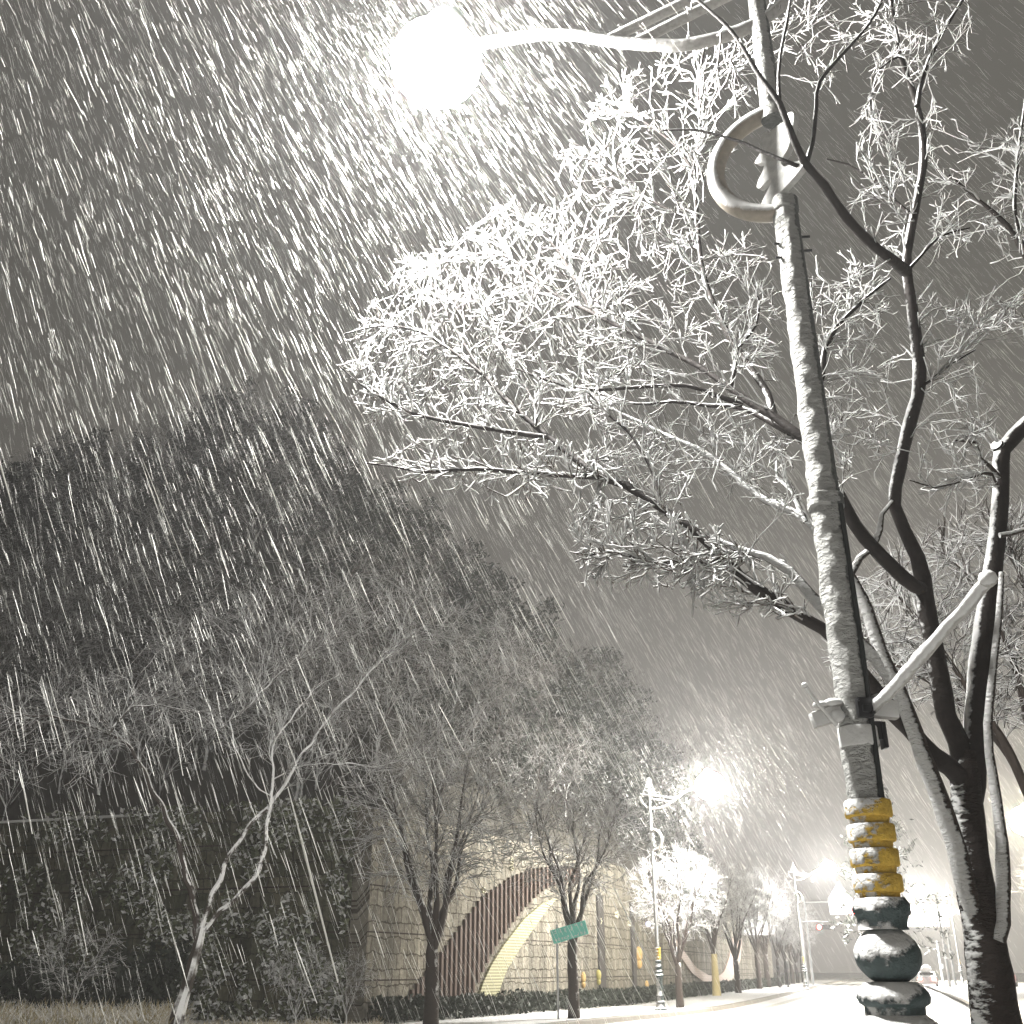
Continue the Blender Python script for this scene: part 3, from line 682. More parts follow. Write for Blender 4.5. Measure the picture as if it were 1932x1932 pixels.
T3.limb(PL([(430, 1360), (470, 1330), (530, 1270), (590, 1230), (640, 1190)], [24.5]), [q(2.2), q(1.2)], 'limb', wob=.09)
T3.limb(PL([(512, 1500), (470, 1470), (430, 1360)], [24.2]), [q(2.5), q(2)], 'limb', wob=.09)
T3.limb(PL([(515, 1470), (600, 1440), (700, 1445), (790, 1430), (850, 1440)], [24.2, 25]), [q(2), q(1)], 'limb', wob=.09)
pts = scatter([(-60, 1300), (150, 1260), (330, 1290), (420, 1350), (330, 1420), (150, 1480), (-60, 1490)], 330, 22, 25)
pts += scatter([(300, 1200), (480, 1090), (760, 1080), (960, 1150), (1000, 1330), (860, 1470), (600, 1480), (420, 1420), (300, 1350)], 850, 22.5, 27)
T3.grow(pts, .006, .015, seg=.3, twig=(.2, .5), ntw=3, gain=.008, kink=.3)
build_tree(T3, 'leaning forked bare tree with snow lines on its limbs before the dark wall', mats={'trunk': M_lefttrunk, 'limb': M_limbsnow, 'stem': M_fartrunk}, twig_mat=M_pale, sides=3)


# ------------------------------------------------------------------ street trees of the far pavement
def vase_tree(seed, H, spread, fork, n, r0):
    random.seed(seed)
    t = Tree()
    t.limb([(0, 0, 0), (.03, 0, fork * .4), (0, .02, fork * .8), (0, 0, fork)], [r0 * 1.25, r0, r0 * .95, r0 * .6], 'trunk', step=.3)
    k = 7
    for i in range(k):
        a = 2 * math.pi * (i + random.uniform(-.25, .25)) / k; s = spread * random.uniform(.6, .95)
        z0 = fork * random.uniform(.74, .97)
        h = H * random.uniform(.78, .95)
        p = [Vector((0, 0, z0))]
        for j in range(1, 6):
            f = j / 5
            rad = s * (f ** 1.15); zz = z0 + (h - z0) * f
            p.append(Vector((math.cos(a) * rad + random.uniform(-.12, .12), math.sin(a) * rad + random.uniform(-.12, .12), zz)))
        t.limb(p, [r0 * .62, r0 * .46, r0 * .33, r0 * .24, r0 * .15, r0 * .07], 'limb', step=.3)
    pts = []
    while len(pts) < n:
        x, y, z = random.uniform(-1, 1), random.uniform(-1, 1), random.uniform(-1, 1)
        rr = x * x + y * y + z * z
        if rr > 1 or rr < .06: continue
        zc = fork + (H - fork) * .60
        pts.append(Vector((x * spread * 1.15, y * spread * 1.15, zc + z * (H - fork) * .46)))
    t.grow(pts, .009, .022, seg=.25, twig=(.2, .5), ntw=3, gain=.010, kink=.25)
    return t


protoA = vase_tree(3, 8.0, 2.5, 2.4, 800, .19)
protoB = vase_tree(11, 7.6, 2.3, 2.7, 720, .17)
protos = []
for Tq in (protoA, protoB):
    parts = []
    for key, L in Tq.limbs.items():
        mb = MB()
        for c, rr in L: mb.tube(c, rr, 8, .15, 2)
        parts.append((key, mesh_from(key, mb.v, mb.f, M_fartrunk)))
    v, f = tubes_np(Tq.tw, 3); parts.append(('crown', mesh_from('crown', v, f, M_fartwig)))
    protos.append(parts)


def put_tree(label, loc, rz, sc, k, group=None):
    t = thing('bare_tree', label, 'tree', loc, rz, group); t.scale = (sc, sc, sc)
    for nm, me in protos[k]: obj(nm, me, t)
    return t


GT = 'bare street trees on the far pavement'
put_tree('dark V-forked street tree in front of the brown slats of the wall mural', (-2.15, 30.2, .19), 1.0, .95, 0, GT)
put_tree('street tree right behind the tilted green street sign', (2.0, 36.6, .19), 2.2, .98, 1, GT)
put_tree('brightly lit low street tree right behind the far ringed lamp post', (6.9, 46.6, .19), 4.0, .76, 0, GT)
dt_ = put_tree('street tree with a pale straw wrap round its lower trunk', (12.3, 68, .19), 0.4, 1.0, 1, GT)
MB().tube([(0, 0, 0.0), (0, 0, 1.1), (.02, 0, 2.3)], [.27, .22, .18], 12, .1, 6).build('straw_wrap', plain('straw', (.50, .42, .22), .9, .2, 12), dt_)
far_pos = [(15.2, 76), (20.2, 92), (22.6, 99.5), (25.4, 107), (28.6, 117), (31.4, 126), (34.0, 134), (37, 143)]
for i, (x, y) in enumerate(far_pos):
    put_tree('bare tree in the hazy row beyond the straw-wrapped tree', (x, y, .19), i * 1.3, 1.0 + .12 * (i % 3), i % 2, 'hazy row of far trees')
put_tree('grey snowy tree at the far right behind the thin stem', (26.8, 52, .19), 2.0, .9, 0)
put_tree('hazy bare tree right of the parked car', (52, 100, .19), 1.0, 1.3, 1)

# ------------------------------------------------------------------ walls
WA = [(-4.3, 32.9), (-1.2, 39.0), (4.7, 51), (13.3, 76), (23.0, 104), (27, 116)]
WH = 6.2


def wall_mesh(pts, z0, z1, th, mat):
    n = len(pts); P2 = [Vector((x, y)) for x, y in pts]
    vs, uv, fs = [], [], []
    L = 0
    for i, p in enumerate(P2):
        if i: L += (p - P2[i - 1]).length
        t = (P2[min(i + 1, n - 1)] - P2[max(i - 1, 0)]).normalized(); nn = Vector((-t.y, t.x))
        b = p + nn * th
        vs += [(p.x, p.y, z0), (p.x, p.y, z1), (b.x, b.y, z1), (b.x, b.y, z0)]
        uv += [(L, z0), (L, z1), (L, z1 + th), (L, z0)]
    for i in range(n - 1):
        a = i * 4
        fs += [(a, a + 4, a + 5, a + 1), (a + 1, a + 5, a + 6, a + 2), (a + 2, a + 6, a + 7, a + 3)]
    fs += [(0, 1, 2, 3), (n * 4 - 1, n * 4 - 2, n * 4 - 3, n * 4 - 4)]
    me = mesh_from('wall', vs, fs, mat, False)
    l = me.uv_layers.new(name='UVMap')
    for lp in me.loops: l.data[lp.index].uv = uv[lp.vertex_index]
    return me


W1 = thing('stone_retaining_wall', 'tan stone block retaining wall with a brown slatted arch and wavy tile band', 'wall', (-4.3, 32.9, 0))
W1.location = (0, 0, 0)
obj('block_face', wall_mesh(WA, 0, WH, .8, M_stone), W1)
WBL = [(-40, 44.0), (-24, 39.6), (-12, 35.6), (-4.9, 33.1)]
W2 = thing('dark_retaining_wall', 'dark greenish block retaining wall at left with a snowy coping', 'wall', (0, 0, 0))
M_greenstone = None


def greenish_stone_mat():
    m = M_stone.copy(); m.name = 'greenish stone blocks'  # copy of the block stone in darker, greener tones
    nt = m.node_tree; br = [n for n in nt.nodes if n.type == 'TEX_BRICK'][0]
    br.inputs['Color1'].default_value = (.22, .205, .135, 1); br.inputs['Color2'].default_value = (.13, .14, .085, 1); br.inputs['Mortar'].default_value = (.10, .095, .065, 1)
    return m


M_greenstone = greenish_stone_mat()
obj('block_face', wall_mesh(WBL, 0, 6.35, .8, M_greenstone), W2)
MB().tube([(x, y - .03, 6.38) for x, y in WBL[:3]], .045, 8).build('snow_coping', M_snow, W2)
MB().tube([(x - .35, y + .2, WH + .03) for x, y in WA], .06, 8).build('coping', M_kerb, W1)


def wallpt(u, v, o=0.0):
    d = P(u, v, 1.0) - Vector((0, 0, CAM_H)); best = None
    for (x1, y1), (x2, y2) in zip(WA[:-1], WA[1:]):
        ex, ey = x2 - x1, y2 - y1
        den = d.x * ey - d.y * ex
        if abs(den) < 1e-9: continue
        t = (x1 * ey - y1 * ex) / den; s = ((t * d.x - x1) * ex + (t * d.y - y1) * ey) / (ex * ex + ey * ey)
        if -1e-4 <= s <= 1.0001 and t > 0 and (best is None or t < best[0]):
            nn = Vector((ey, -ex)).normalized()
            best = (t, Vector((t * d.x, t * d.y, CAM_H + t * d.z)) + Vector((nn.x, nn.y, 0)) * o, Vector((ex, ey)).normalized())
    return best


def interp(curve, x):
    return float(np.interp(x, [c[0] for c in curve], [c[1] for c in curve]))


OUT = [(752, 1897), (790, 1848), (830, 1797), (870, 1742), (905, 1694), (960, 1655), (1000, 1640), (1050, 1632), (1090, 1638)]
INN = [(752, 1897), (878, 1896), (890, 1880), (912, 1828), (937, 1780), (977, 1726), (1010, 1690), (1035, 1672), (1090, 1664)]
sl = MB(); u = 756.0
while u < 1090:
    a = wallpt(u, interp(OUT, u), .05); b = wallpt(u, interp(INN, u), .05)
    if a and b and a[1].z - b[1].z > .05:
        zt, zb = a[1].z, b[1].z; tv = a[2]
        sl.box((a[1].x, a[1].y, (zt + zb) / 2), (.13, .10, zt - zb), Matrix.Rotation(math.atan2(tv.y, tv.x), 3, 'Z'), 0)
    u += 9.6 - 2.6 * (u - 756) / 334
sl.build('slat_band', M_slat, W1, False)


def band(name, outer, inner, mat, o=.10, n=30):
    vs, fs = [], []
    for k in range(n + 1):
        f = k / n
        for cur, oo in ((outer, o), (inner, o), (outer, 0.01), (inner, 0.01)):
            i = f * (len(cur) - 1); j = min(int(i), len(cur) - 2); g_ = i - j
            uu = cur[j][0] + (cur[j + 1][0] - cur[j][0]) * g_; vv = cur[j][1] + (cur[j + 1][1] - cur[j][1]) * g_
            vs.append(wallpt(uu, vv, oo)[1])
    for k in range(n):
        a = k * 4; b = a + 4
        fs += [(a, b, b + 1, a + 1), (a + 2, b + 2, b, a), (a + 1, b + 1, b + 3, a + 3)]
    fs += [(0, 1, 3, 2), (n * 4, n * 4 + 2, n * 4 + 3, n * 4 + 1)]
    me = mesh_from(name, vs, fs, mat, False)
    bm = bmesh.new(); bm.from_mesh(me); bmesh.ops.recalc_face_normals(bm, faces=bm.faces); bm.to_mesh(me); bm.free()
    return obj(name, me, W1)


def tile_mat(name, c1, c2):
    m, nt, b = new_mat(name)
    geo = N(nt, 'ShaderNodeNewGeometry')
    sx = N(nt, 'ShaderNodeSeparateXYZ'); nt.links.new(geo.outputs['Position'], sx.inputs[0])
    a = N(nt, 'ShaderNodeMath', operation='PINGPONG'); a.inputs[1].default_value = .05; nt.links.new(sx.outputs['Z'], a.inputs[0])
    g1 = N(nt, 'ShaderNodeMath', operation='GREATER_THAN'); g1.inputs[1].default_value = .022; nt.links.new(a.outputs[0], g1.inputs[0])
    mx = N(nt, 'ShaderNodeMixRGB', Color1=c1 + (1,), Color2=c2 + (1,)); nt.links.new(g1.outputs[0], mx.inputs['Fac'])
    nt.links.new(mx.outputs[0], b.inputs['Base Color']); b.inputs['Roughness'].default_value = .6
    return m


M_tile = tile_mat('pale tile band', (.17, .16, .09), (.42, .40, .25))
M_tile2 = tile_mat('pink tile band', (.36, .27, .22), (.48, .38, .32))
band('tile_band', [(896, 1890), (907, 1855), (921, 1824), (946, 1784), (985, 1734), (1018, 1706), (1040, 1696)], [(934, 1888), (940, 1862), (953, 1828), (980, 1784), (1010, 1742), (1030, 1714), (1046, 1697)], M_tile)
band('wave_band', [(1268, 1782), (1282, 1805), (1302, 1835), (1330, 1856), (1356, 1858), (1378, 1850), (1395, 1812), (1398, 1770)],
     [(1272, 1772), (1288, 1795), (1310, 1825), (1334, 1840), (1352, 1842), (1364, 1834), (1374, 1806), (1380, 1770)], M_tile2)
# dark drain strips and small ornaments on the wall
for u0, u1, vt, vb in [(1130, 1141, 1690, 1876), (1194, 1200, 1705, 1868)]:
    a = wallpt(u0, vb, .04)[1]; b = wallpt(u1, vb, .04)[1]; zt = wallpt((u0 + u1) / 2, vt, .04)[1].z
    d = (b - a); rot = Matrix.Rotation(math.atan2(d.y, d.x), 3, 'Z')
    MB().box(((a.x + b.x) / 2, (a.y + b.y) / 2, (a.z + zt) / 2), (d.length, .1, zt - a.z), rot).build('drain_strip', plain('damp concrete', (.06, .055, .05), .9), W1, False)
for (u, v, r, col) in [(963, 1625, .10, 0), (963, 1638, .10, 0), (910, 1680, .10, 0), (1161, 1726, .14, 0), (1185, 1742, .13, 0), (1130, 1738, .12, 0), (1098, 1850, .22, 1), (1127, 1845, .22, 2), (1203, 1808, .36, 1), (1218, 1862, .2, 1)]:
    q = wallpt(u, v, .06)[1]
    m_ = [plain('white enamel', (.7, .66, .5), .5), plain('orange enamel', (.50, .33, .13), .5), plain('yellow enamel', (.48, .42, .14), .5)][col]
    mb = MB()
    if col == 0:
        for k in range(5):
            a = k * 1.257; mb.ball(q + Vector((math.cos(a) * r * .5, math.cos(a) * r * .5, math.sin(a) * r * .8)), r * .5, 1)
    else: mb.ball(q + Vector((0, 0, r * .5)), r * .8, 2, (.7, .6, 1.3)).ball(q - Vector((0, 0, r * .7)), r * .75, 2, (.6, .5, .9))
    mb.build('wall_ornament', m_, W1)


# ------------------------------------------------------------------ leaves in clumps (hedge, shrubs, evergreens)
def leaf_cloud(pts, size, flat=.5, long=1.0):
    n = len(pts); p = np.array(pts)
    a = rng.normal(size=(n, 3)); a /= np.linalg.norm(a, axis=1, keepdims=True)
    b = rng.normal(size=(n, 3)); b -= a * (a * b).sum(1, keepdims=True); b /= np.linalg.norm(b, axis=1, keepdims=True)
    s = size * rng.uniform(.6, 1.4, (n, 1))
    v = np.stack([p - a * s * long, p + b * s * flat, p + a * s * long, p - b * s * flat], axis=1).reshape(-1, 3)
    f = np.arange(n * 4).reshape(n, 4)
    return v, f


hp = []
off_h = [Vector((x, y)) for x, y in WA]
for (x1, y1), (x2, y2) in zip(WA[:-1], WA[1:]):
    L = math.hypot(x2 - x1, y2 - y1); nn = ((y2 - y1) / L, -(x2 - x1) / L)
    for k in range(int(L * 330)):
        f = random.random(); d = random.uniform(.1, 1.05); h = .2 + random.random() ** .7 * (.62 + .22 * noise.noise(Vector((x1 + (x2 - x1) * f, y1 + (y2 - y1) * f, 0)) * 1.3))
        hp.append((x1 + (x2 - x1) * f + nn[0] * d, y1 + (y2 - y1) * f + nn[1] * d, h))
v, f = leaf_cloud(hp, .085)
tag(obj('hedge', mesh_from('hedge', v, f, M_leaf, False)), 'low dark clipped hedge along the foot of the stone wall', 'hedge')


def shrub(label, c, rx, rz_, n, mat, size=.10, name='shrub'):
    p = []
    ls = [(Vector((random.gauss(0, .5) * rx, random.gauss(0, .4) * rx, rz_ * random.uniform(.2, .9))), random.uniform(.25, .5)) for _ in range(9)]
    for _ in range(n):
        o, r = random.choice(ls); d = Vector((random.gauss(0, 1), random.gauss(0, 1), random.gauss(0, 1))).normalized() * r * random.uniform(.5, 1)
        p.append((o.x + d.x * rx, o.y + d.y * rx, max(.02, o.z + d.z * rz_)))
    t = thing(name, label, 'shrub', tuple(c))
    v, f = leaf_cloud(p, size); obj('foliage', mesh_from('foliage', v, f, mat, False), t)
    st = MB()
    for k in range(6):
        o, r = ls[k]; st.tube([(0, 0, 0), o * .5 + Vector((.05, 0, 0)), o], [.03, .02, .01], 5)
    st.build('stem', M_fartrunk, t)
    return t


def gpt(u, Y): q = P(u, 1900, Y); return (q.x, q.y, .2)


shrub('dark evergreen shrub at the foot of the leaning tree', gpt(265, 29.8), 1.2, 2.0, 2600, M_leaf)
shrub('low dark shrub left of the leaning tree near the corner of the picture', gpt(90, 29.2), 1.5, 1.8, 2600, M_leaf)
# (twiggy shrubs follow the saplings)
iv = []
for _ in range(30000):
    k = random.random() * 3; i_ = min(int(k), 2); f_ = k - i_
    x = WBL[i_][0] + (WBL[i_ + 1][0] - WBL[i_][0]) * f_; y = WBL[i_][1] + (WBL[i_ + 1][1] - WBL[i_][1]) * f_
    z = random.uniform(.2, 6.6)
    dn = noise.noise(Vector((x * .55, z * .6, 3))) + .55 * noise.noise(Vector((x * 1.9, z * 1.5, 8))) + (.45 if z < 1.8 else 0) + (.35 if z > 5.6 else 0)
    if dn < .02: continue
    iv.append((x, y - random.uniform(.03, .12 + .35 * max(0, dn)), z))
v, f = leaf_cloud(iv, .10)
tag(obj('ivy', mesh_from('ivy', v, f, M_ivy, False)), 'dark tangled ivy hanging over the greenish wall at left', 'climbing plant')
# dry grass
gp = []
for _ in range(11000):
    uu = random.uniform(-80, 620) if random.random() < .8 else random.uniform(600, 720)
    y = random.uniform(24.0, 28.5)
    dens = noise.noise(Vector((uu * .02, y, 0)))
    if dens < (-.2 if uu < 340 else .12): continue
    b = P(uu, 1900, y); h = random.uniform(.25, .62) * (1.25 if uu < 350 else .6)
    d = Vector((random.gauss(0, .25), random.gauss(0, .25), 1)).normalized()
    p0 = Vector((b.x, b.y, .2)); p1 = p0 + d * h * .6; p2 = p1 + (d + Vector((random.gauss(0, .6), random.gauss(0, .6), -.2))).normalized() * h * .5
    gp.append(([p0, p1, p2], [.010, .008, .004]))
v, f = tubes_np(gp, 3)
tag(obj('dry_grass', mesh_from('dry_grass', v, f, M_dry)), 'dry yellow grass and weeds on the verge before the dark wall', 'grass', kind='stuff')

# ------------------------------------------------------------------ hill with its wood
RID = [(-900, 900), (-400, 880), (-100, 880), (0, 885), (130, 860), (300, 815), (430, 752), (500, 750), (600, 805), (650, 885), (720, 962), (870, 1015), (950, 1095), (1080, 1188), (1180, 1245), (1240, 1325), (1290, 1405), (1310, 1500), (1400, 1640)]


def wallY(u):
    if u < 690:
        return float(np.interp(u, [-900, -300, 0, 330, 690], [60, 46, 38.5, 36, 34]))
    b = wallpt(u, 1800); return b[1].y if b else 100.0


def hillpt(u, t):
    y0 = wallY(u) + 1.2; y1 = y0 + np.interp(u, [-900, 0, 600, 1000, 1400], [45, 38, 36, 30, 16])
    q0 = P(u, 1500, y0); q1 = P(u, interp(RID, u), y1)
    Y = y0 + (y1 - y0) * t
    k = P(u, 1200, Y)
    z0, z1 = 6.0, max(7.0, q1.z - 5.0 - 2.2 * min(1, max(0, (u - 700) / 250)))
    if t <= 1: z = z0 + (z1 - z0) * (t ** .85)
    else: z = z1 - (t - 1) * 12
    x = q0.x + (q1.x - q0.x) * t
    return Vector((x, Y, z + .8 * noise.noise(Vector((u * .01, Y * .1, 0)))))


us = list(range(-900, 1401, 50)); ts = [i / 12 for i in range(0, 19)]
vs = [hillpt(u, t) for u in us for t in ts]; nT = len(ts)
fs = [(i * nT + j, (i + 1) * nT + j, (i + 1) * nT + j + 1, i * nT + j + 1) for i in range(len(us) - 1) for j in range(nT - 1)]
tag(obj('hill', mesh_from('hill', vs, fs, M_hill)), kind='structure')


def evergreen(h, n, seed):
    r = random.Random(seed); pts = []
    for k in range(int(n / 14)):
        z = h * (.12 + .88 * r.random() ** .8)
        rad = (1 - (z / h) ** 1.4) * h * .30 * r.uniform(.4, 1.15) + .2
        a = r.uniform(0, 6.283)
        c = Vector((math.cos(a) * rad, math.sin(a) * rad, z - rad * .15))
        for _ in range(14): pts.append(tuple(c + Vector((r.gauss(0, .30), r.gauss(0, .30), r.gauss(0, .20)))))
    return leaf_cloud(pts, .20, .35, 1.2)


EV = [evergreen(7 + i, 620, i) for i in range(4)]
VV, FF, b = [], [], 0
random.seed(5)


def addto(v, f, loc, sc, rz):
    global b
    c, s_ = math.cos(rz), math.sin(rz)
    x = v * sc; x = np.stack([x[:, 0] * c - x[:, 1] * s_, x[:, 0] * s_ + x[:, 1] * c, x[:, 2]], 1) + np.array(loc)
    VV.append(x); FF.append(f + b); b += len(v)


cnt = 0
while cnt < 430:
    u = random.uniform(-500, 1310); t = random.random() ** .75 * 1.06
    dens = 1.0 if t > .55 or u > 850 else .45
    if random.random() > dens: continue
    q = hillpt(u, t); v, f = random.choice(EV)
    sc = random.uniform(.35, .95) * (1.0 if t > .4 else .8)
    if t > .93: sc *= .8
    addto(v, f, tuple(q - Vector((0, 0, .4))), sc, random.uniform(0, 6)); cnt += 1
tag(obj('evergreen_wood', mesh_from('evergreen_wood', np.concatenate(VV), np.concatenate(FF), M_needle, False)), 'dark evergreen wood covering the hillside above the walls', 'wood', kind='stuff')
VV, FF, b = [], [], 0
TB = [vase_tree(40 + i, 6.0, 2.6, 1.2, 260, .09) for i in range(3)]
TBm = []
for t_ in TB:
    tw = list(t_.tw)
    for key, L in t_.limbs.items():
        for c, rr in L: tw.append((c, rr))
    TBm.append(tubes_np(tw, 3))
for lab, u_, Y_, k_, sc_ in (('snow-dusted twiggy shrub right of the foot of the leaning tree', 560, 28, 0, .34), ('pale twiggy bush with snow on it left of the leaning tree', 130, 27, 1, .42), ('small twiggy bush at the corner between the dark and the tan wall', 655, 30, 2, .3)):
    t = thing('twiggy_shrub', lab, 'shrub', gpt(u_, Y_))
    obj('branches', mesh_from('branches', TBm[k_][0] * sc_, TBm[k_][1], M_fartwig), t)
cnt = 0
while cnt < 130:
    u = random.uniform(-400, 1280); t = random.random() ** 1.3 * .9 if cnt % 3 else random.uniform(.75, 1.0)
    q = hillpt(u, t); v, f = random.choice(TBm)
    addto(v, f, tuple(q), random.uniform(.7, 1.1), random.uniform(0, 6)); cnt += 1
tag(obj('bare_wood', mesh_from('bare_wood', np.concatenate(VV), np.concatenate(FF), M_scrub)), 'thin bare saplings and scrub among the evergreens on the hillside', 'wood', kind='stuff')

tc_ = thing('tall_conifer', 'tall dim evergreen seen between the lamp post and the forked trunk', 'tree', tuple(P(1692, 1845, 92)))
v, f = evergreen(17, 2600, 77); obj('foliage', mesh_from('foliage', v, f, M_needle, False), tc_)
MB().tube([(0, 0, -.5), (0, 0, 8), (0, 0, 16)], [.3, .2, .05], 8).build('trunk', M_fartrunk, tc_)

# ------------------------------------------------------------------ signs and signals
def rotz_to(o, deg): o.rotation_euler = (0, 0, R(deg)); return o


gs = thing('street_name_sign', 'tilted green street name sign on a thin post beside the second street tree', 'sign', (1.45, 35.8, .19), R(-12))
MB().tube([(0, 0, 0), (0, 0, 2.75)], .035, 8).build('post', M_steel, gs)
gp_ = thing('tmp', '', '')
bpy.data.objects.remove(gp_)
RT = Matrix.Rotation(R(-15), 3, 'Y')
M_signgreen = plain('green sign sheet', (.22, .70, .58), .5, .1, 4)
MB().box((.42, -.06, 2.52), (1.18, .04, .42), RT, .01).build('sign_plate', M_signgreen, gs, False)
ch = MB(); random.seed(2)
for row, (zc, hgt, n) in enumerate([(.10, .15, 6), (-.13, .09, 10)]):
    for k in range(n):
        x = -.54 + 1.08 * (k + .5) / n
        for st in range(3):
            dx, dz = random.uniform(-.04, .04), random.uniform(-.4, .4) * hgt
            if random.random() < .5: c, d = (x + dx, 0, zc + dz), (.015, .012, hgt * .7)
            else: c, d = (x, 0, zc + dz), (.07, .012, .016)
            ch.box(Vector((.42, -.092, 2.52)) + RT @ Vector(c), d, RT)
tag(ch.build('lettering', plain('white reflective lettering', (.75, .8, .75), .4), gs, False), kind='stuff')
bs = thing('round_sign', 'tiny blue round sign fixed on the far ringed lamp post', 'sign', (5.35, 43.3, 3.25))
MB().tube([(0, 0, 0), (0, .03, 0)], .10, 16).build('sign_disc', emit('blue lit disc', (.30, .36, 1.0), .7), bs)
MB().tube([(.02, .03, 0), (.3, .42, 0)], .02, 6).build('fixing_bar', M_steel, bs)

wsn = thing('road_sign', 'white rectangular road sign with snow on top, beyond the straw-wrapped tree', 'sign', (20.6, 94, .18), R(-10))
MB().tube([(0, 0, 0), (0, 0, 5.2)], .07, 8).build('post', M_steel, wsn)
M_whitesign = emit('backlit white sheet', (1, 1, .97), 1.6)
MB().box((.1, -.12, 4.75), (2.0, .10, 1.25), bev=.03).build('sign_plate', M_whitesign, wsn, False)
MB().tube([(-.9, -.12, 5.44), (0, -.12, 5.50), (1.1, -.12, 5.43)], [.08, .12, .08], 8, .3).build('snow_cap', M_snow, wsn)
M_red = emit('red signal lens', (1, .04, .04), 160)
M_off = plain('dark signal lens', (.03, .03, .03), .3)


def mast(label, loc, deg, H, L, heads, signs=()):
    t = thing('traffic_signal', label, 'traffic signal', loc, R(deg))
    MB().tube([(0, 0, 0), (0, 0, H * .5), (0, 0, H + .4)], [.14, .12, .10], 10).build('post', M_steel, t)
    MB().tube([(0, 0, H), (L * .5, 0, H + .08), (L, 0, H)], [.08, .07, .05], 8).build('arm', M_steel, t)
    for x, z in heads:
        hd = MB().box((x, -.12, z), (1.35, .26, .42), bev=.05).build('signal_head', M_black, t)
        for k, m in enumerate((M_red, M_off, M_off)):
            MB().lathe([(.0, 0), (.18, .0), (.18, .05), (.13, .08), (.0, .1)], 14).build('lens', m, hd)
            l = bpy.context.scene.collection.objects[-1] if False else None
        ls = [c for c in hd.children]
        for k, c in enumerate(ls): c.matrix_local = Matrix.Translation((x - .42 + .42 * k, -.24, z)) @ Matrix.Rotation(R(90), 4, 'X')
        MB().tube([(x, -.02, z + .2), (x, 0, H + .05)], .03, 6).build('hanger', M_steel, t)
    return t


ms = mast('red traffic signal on the mast with the white pentagon sign', (29.9, 112, .18), -8, 7.7, 7.2, [(5.1, 6.75)])
pen = [(-1.15, -1.35), (1.15, -1.35), (1.2, .15), (0, 1.75), (-1.2, .15)]
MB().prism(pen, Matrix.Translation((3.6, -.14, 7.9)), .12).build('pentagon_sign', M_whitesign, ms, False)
mast('lower red traffic signal hanging below and left of the white pentagon sign', (27.4, 104.5, .18), -8, 5.55, 2.7, [(2.0, 5.1)])

ds = thing('direction_sign', 'wide blue and white overhead direction sign under a distant lamp', 'sign', (50.5, 118, .18), R(180))
MB().tube([(0, 0, 0), (0, 0, 7.6)], [.2, .13], 10).build('post', M_steel, ds)
MB().tube([(0, 0, 7.2), (9.5, 0, 7.4)], .09, 8).build('arm', M_steel, ds)
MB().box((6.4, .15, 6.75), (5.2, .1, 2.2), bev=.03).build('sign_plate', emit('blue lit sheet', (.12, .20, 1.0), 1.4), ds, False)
sw = MB()
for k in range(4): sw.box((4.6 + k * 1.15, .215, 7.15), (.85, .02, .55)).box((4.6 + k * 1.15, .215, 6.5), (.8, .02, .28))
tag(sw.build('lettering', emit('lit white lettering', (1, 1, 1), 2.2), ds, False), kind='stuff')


def car(label, loc, deg, col):
    t = thing('parked_car', label, 'car', loc, R(deg))
    prof = [(-2.2, .35), (-2.25, .75), (-2.1, .98), (-1.55, 1.02), (-1.0, 1.43), (.45, 1.45), (1.15, 1.0), (2.0, .88), (2.2, .65), (2.15, .32)]
    bm = bmesh.new()
    for s in (-1, 1):
        pass
    mb = MB(); n = len(prof)
    rows = [(-.86, .0), (-.80, .06), (.80, .06), (.86, .0)]
    vs = []
    for y, ins in rows:
        for x, z in prof:
            k = 1 - (.18 if z > 1.1 else 0)
            vs.append((x * (1 - ins * .15), y * k, z + ins * .3))
    fs = [(i * n + j, i * n + (j + 1) % n, (i + 1) * n + (j + 1) % n, (i + 1) * n + j) for i in range(3) for j in range(n)]
    fs += [tuple(range(n))[::-1], tuple(3 * n + j for j in range(n))]
    mb.add(vs, fs).build('body', plain('car paint', col, .3, .05), t)
    MB().box((-1.27, 0, 1.24), (.06, 1.25, .36), Matrix.Rotation(R(38), 3, 'Y')).build('rear_window', M_black, t, False)
    MB().tube([(-.9, 0, 1.49), (-.2, 0, 1.54), (.4, 0, 1.50)], [.4, .55, .4], 10).build('snow_cap', M_snow, t).scale = (1, 1, 1)
    for x in (-1.35, 1.35):
        for y in (-.78, .78):
            wl = MB().tube([(x, y - .1, .32), (x, y + .1, .32)], .32, 18).build('wheel', M_black, t)
            MB().tube([(x, y - .11, .32), (x, y + .11, .32)], .18, 12).build('rim', M_steel, wl)
    for y in (-.62, .62):
        MB().box((-2.24, y, .82), (.08, .36, .20), bev=.02).build('tail_light', emit('red tail light', (1, .10, .08), 22), t)
    return t


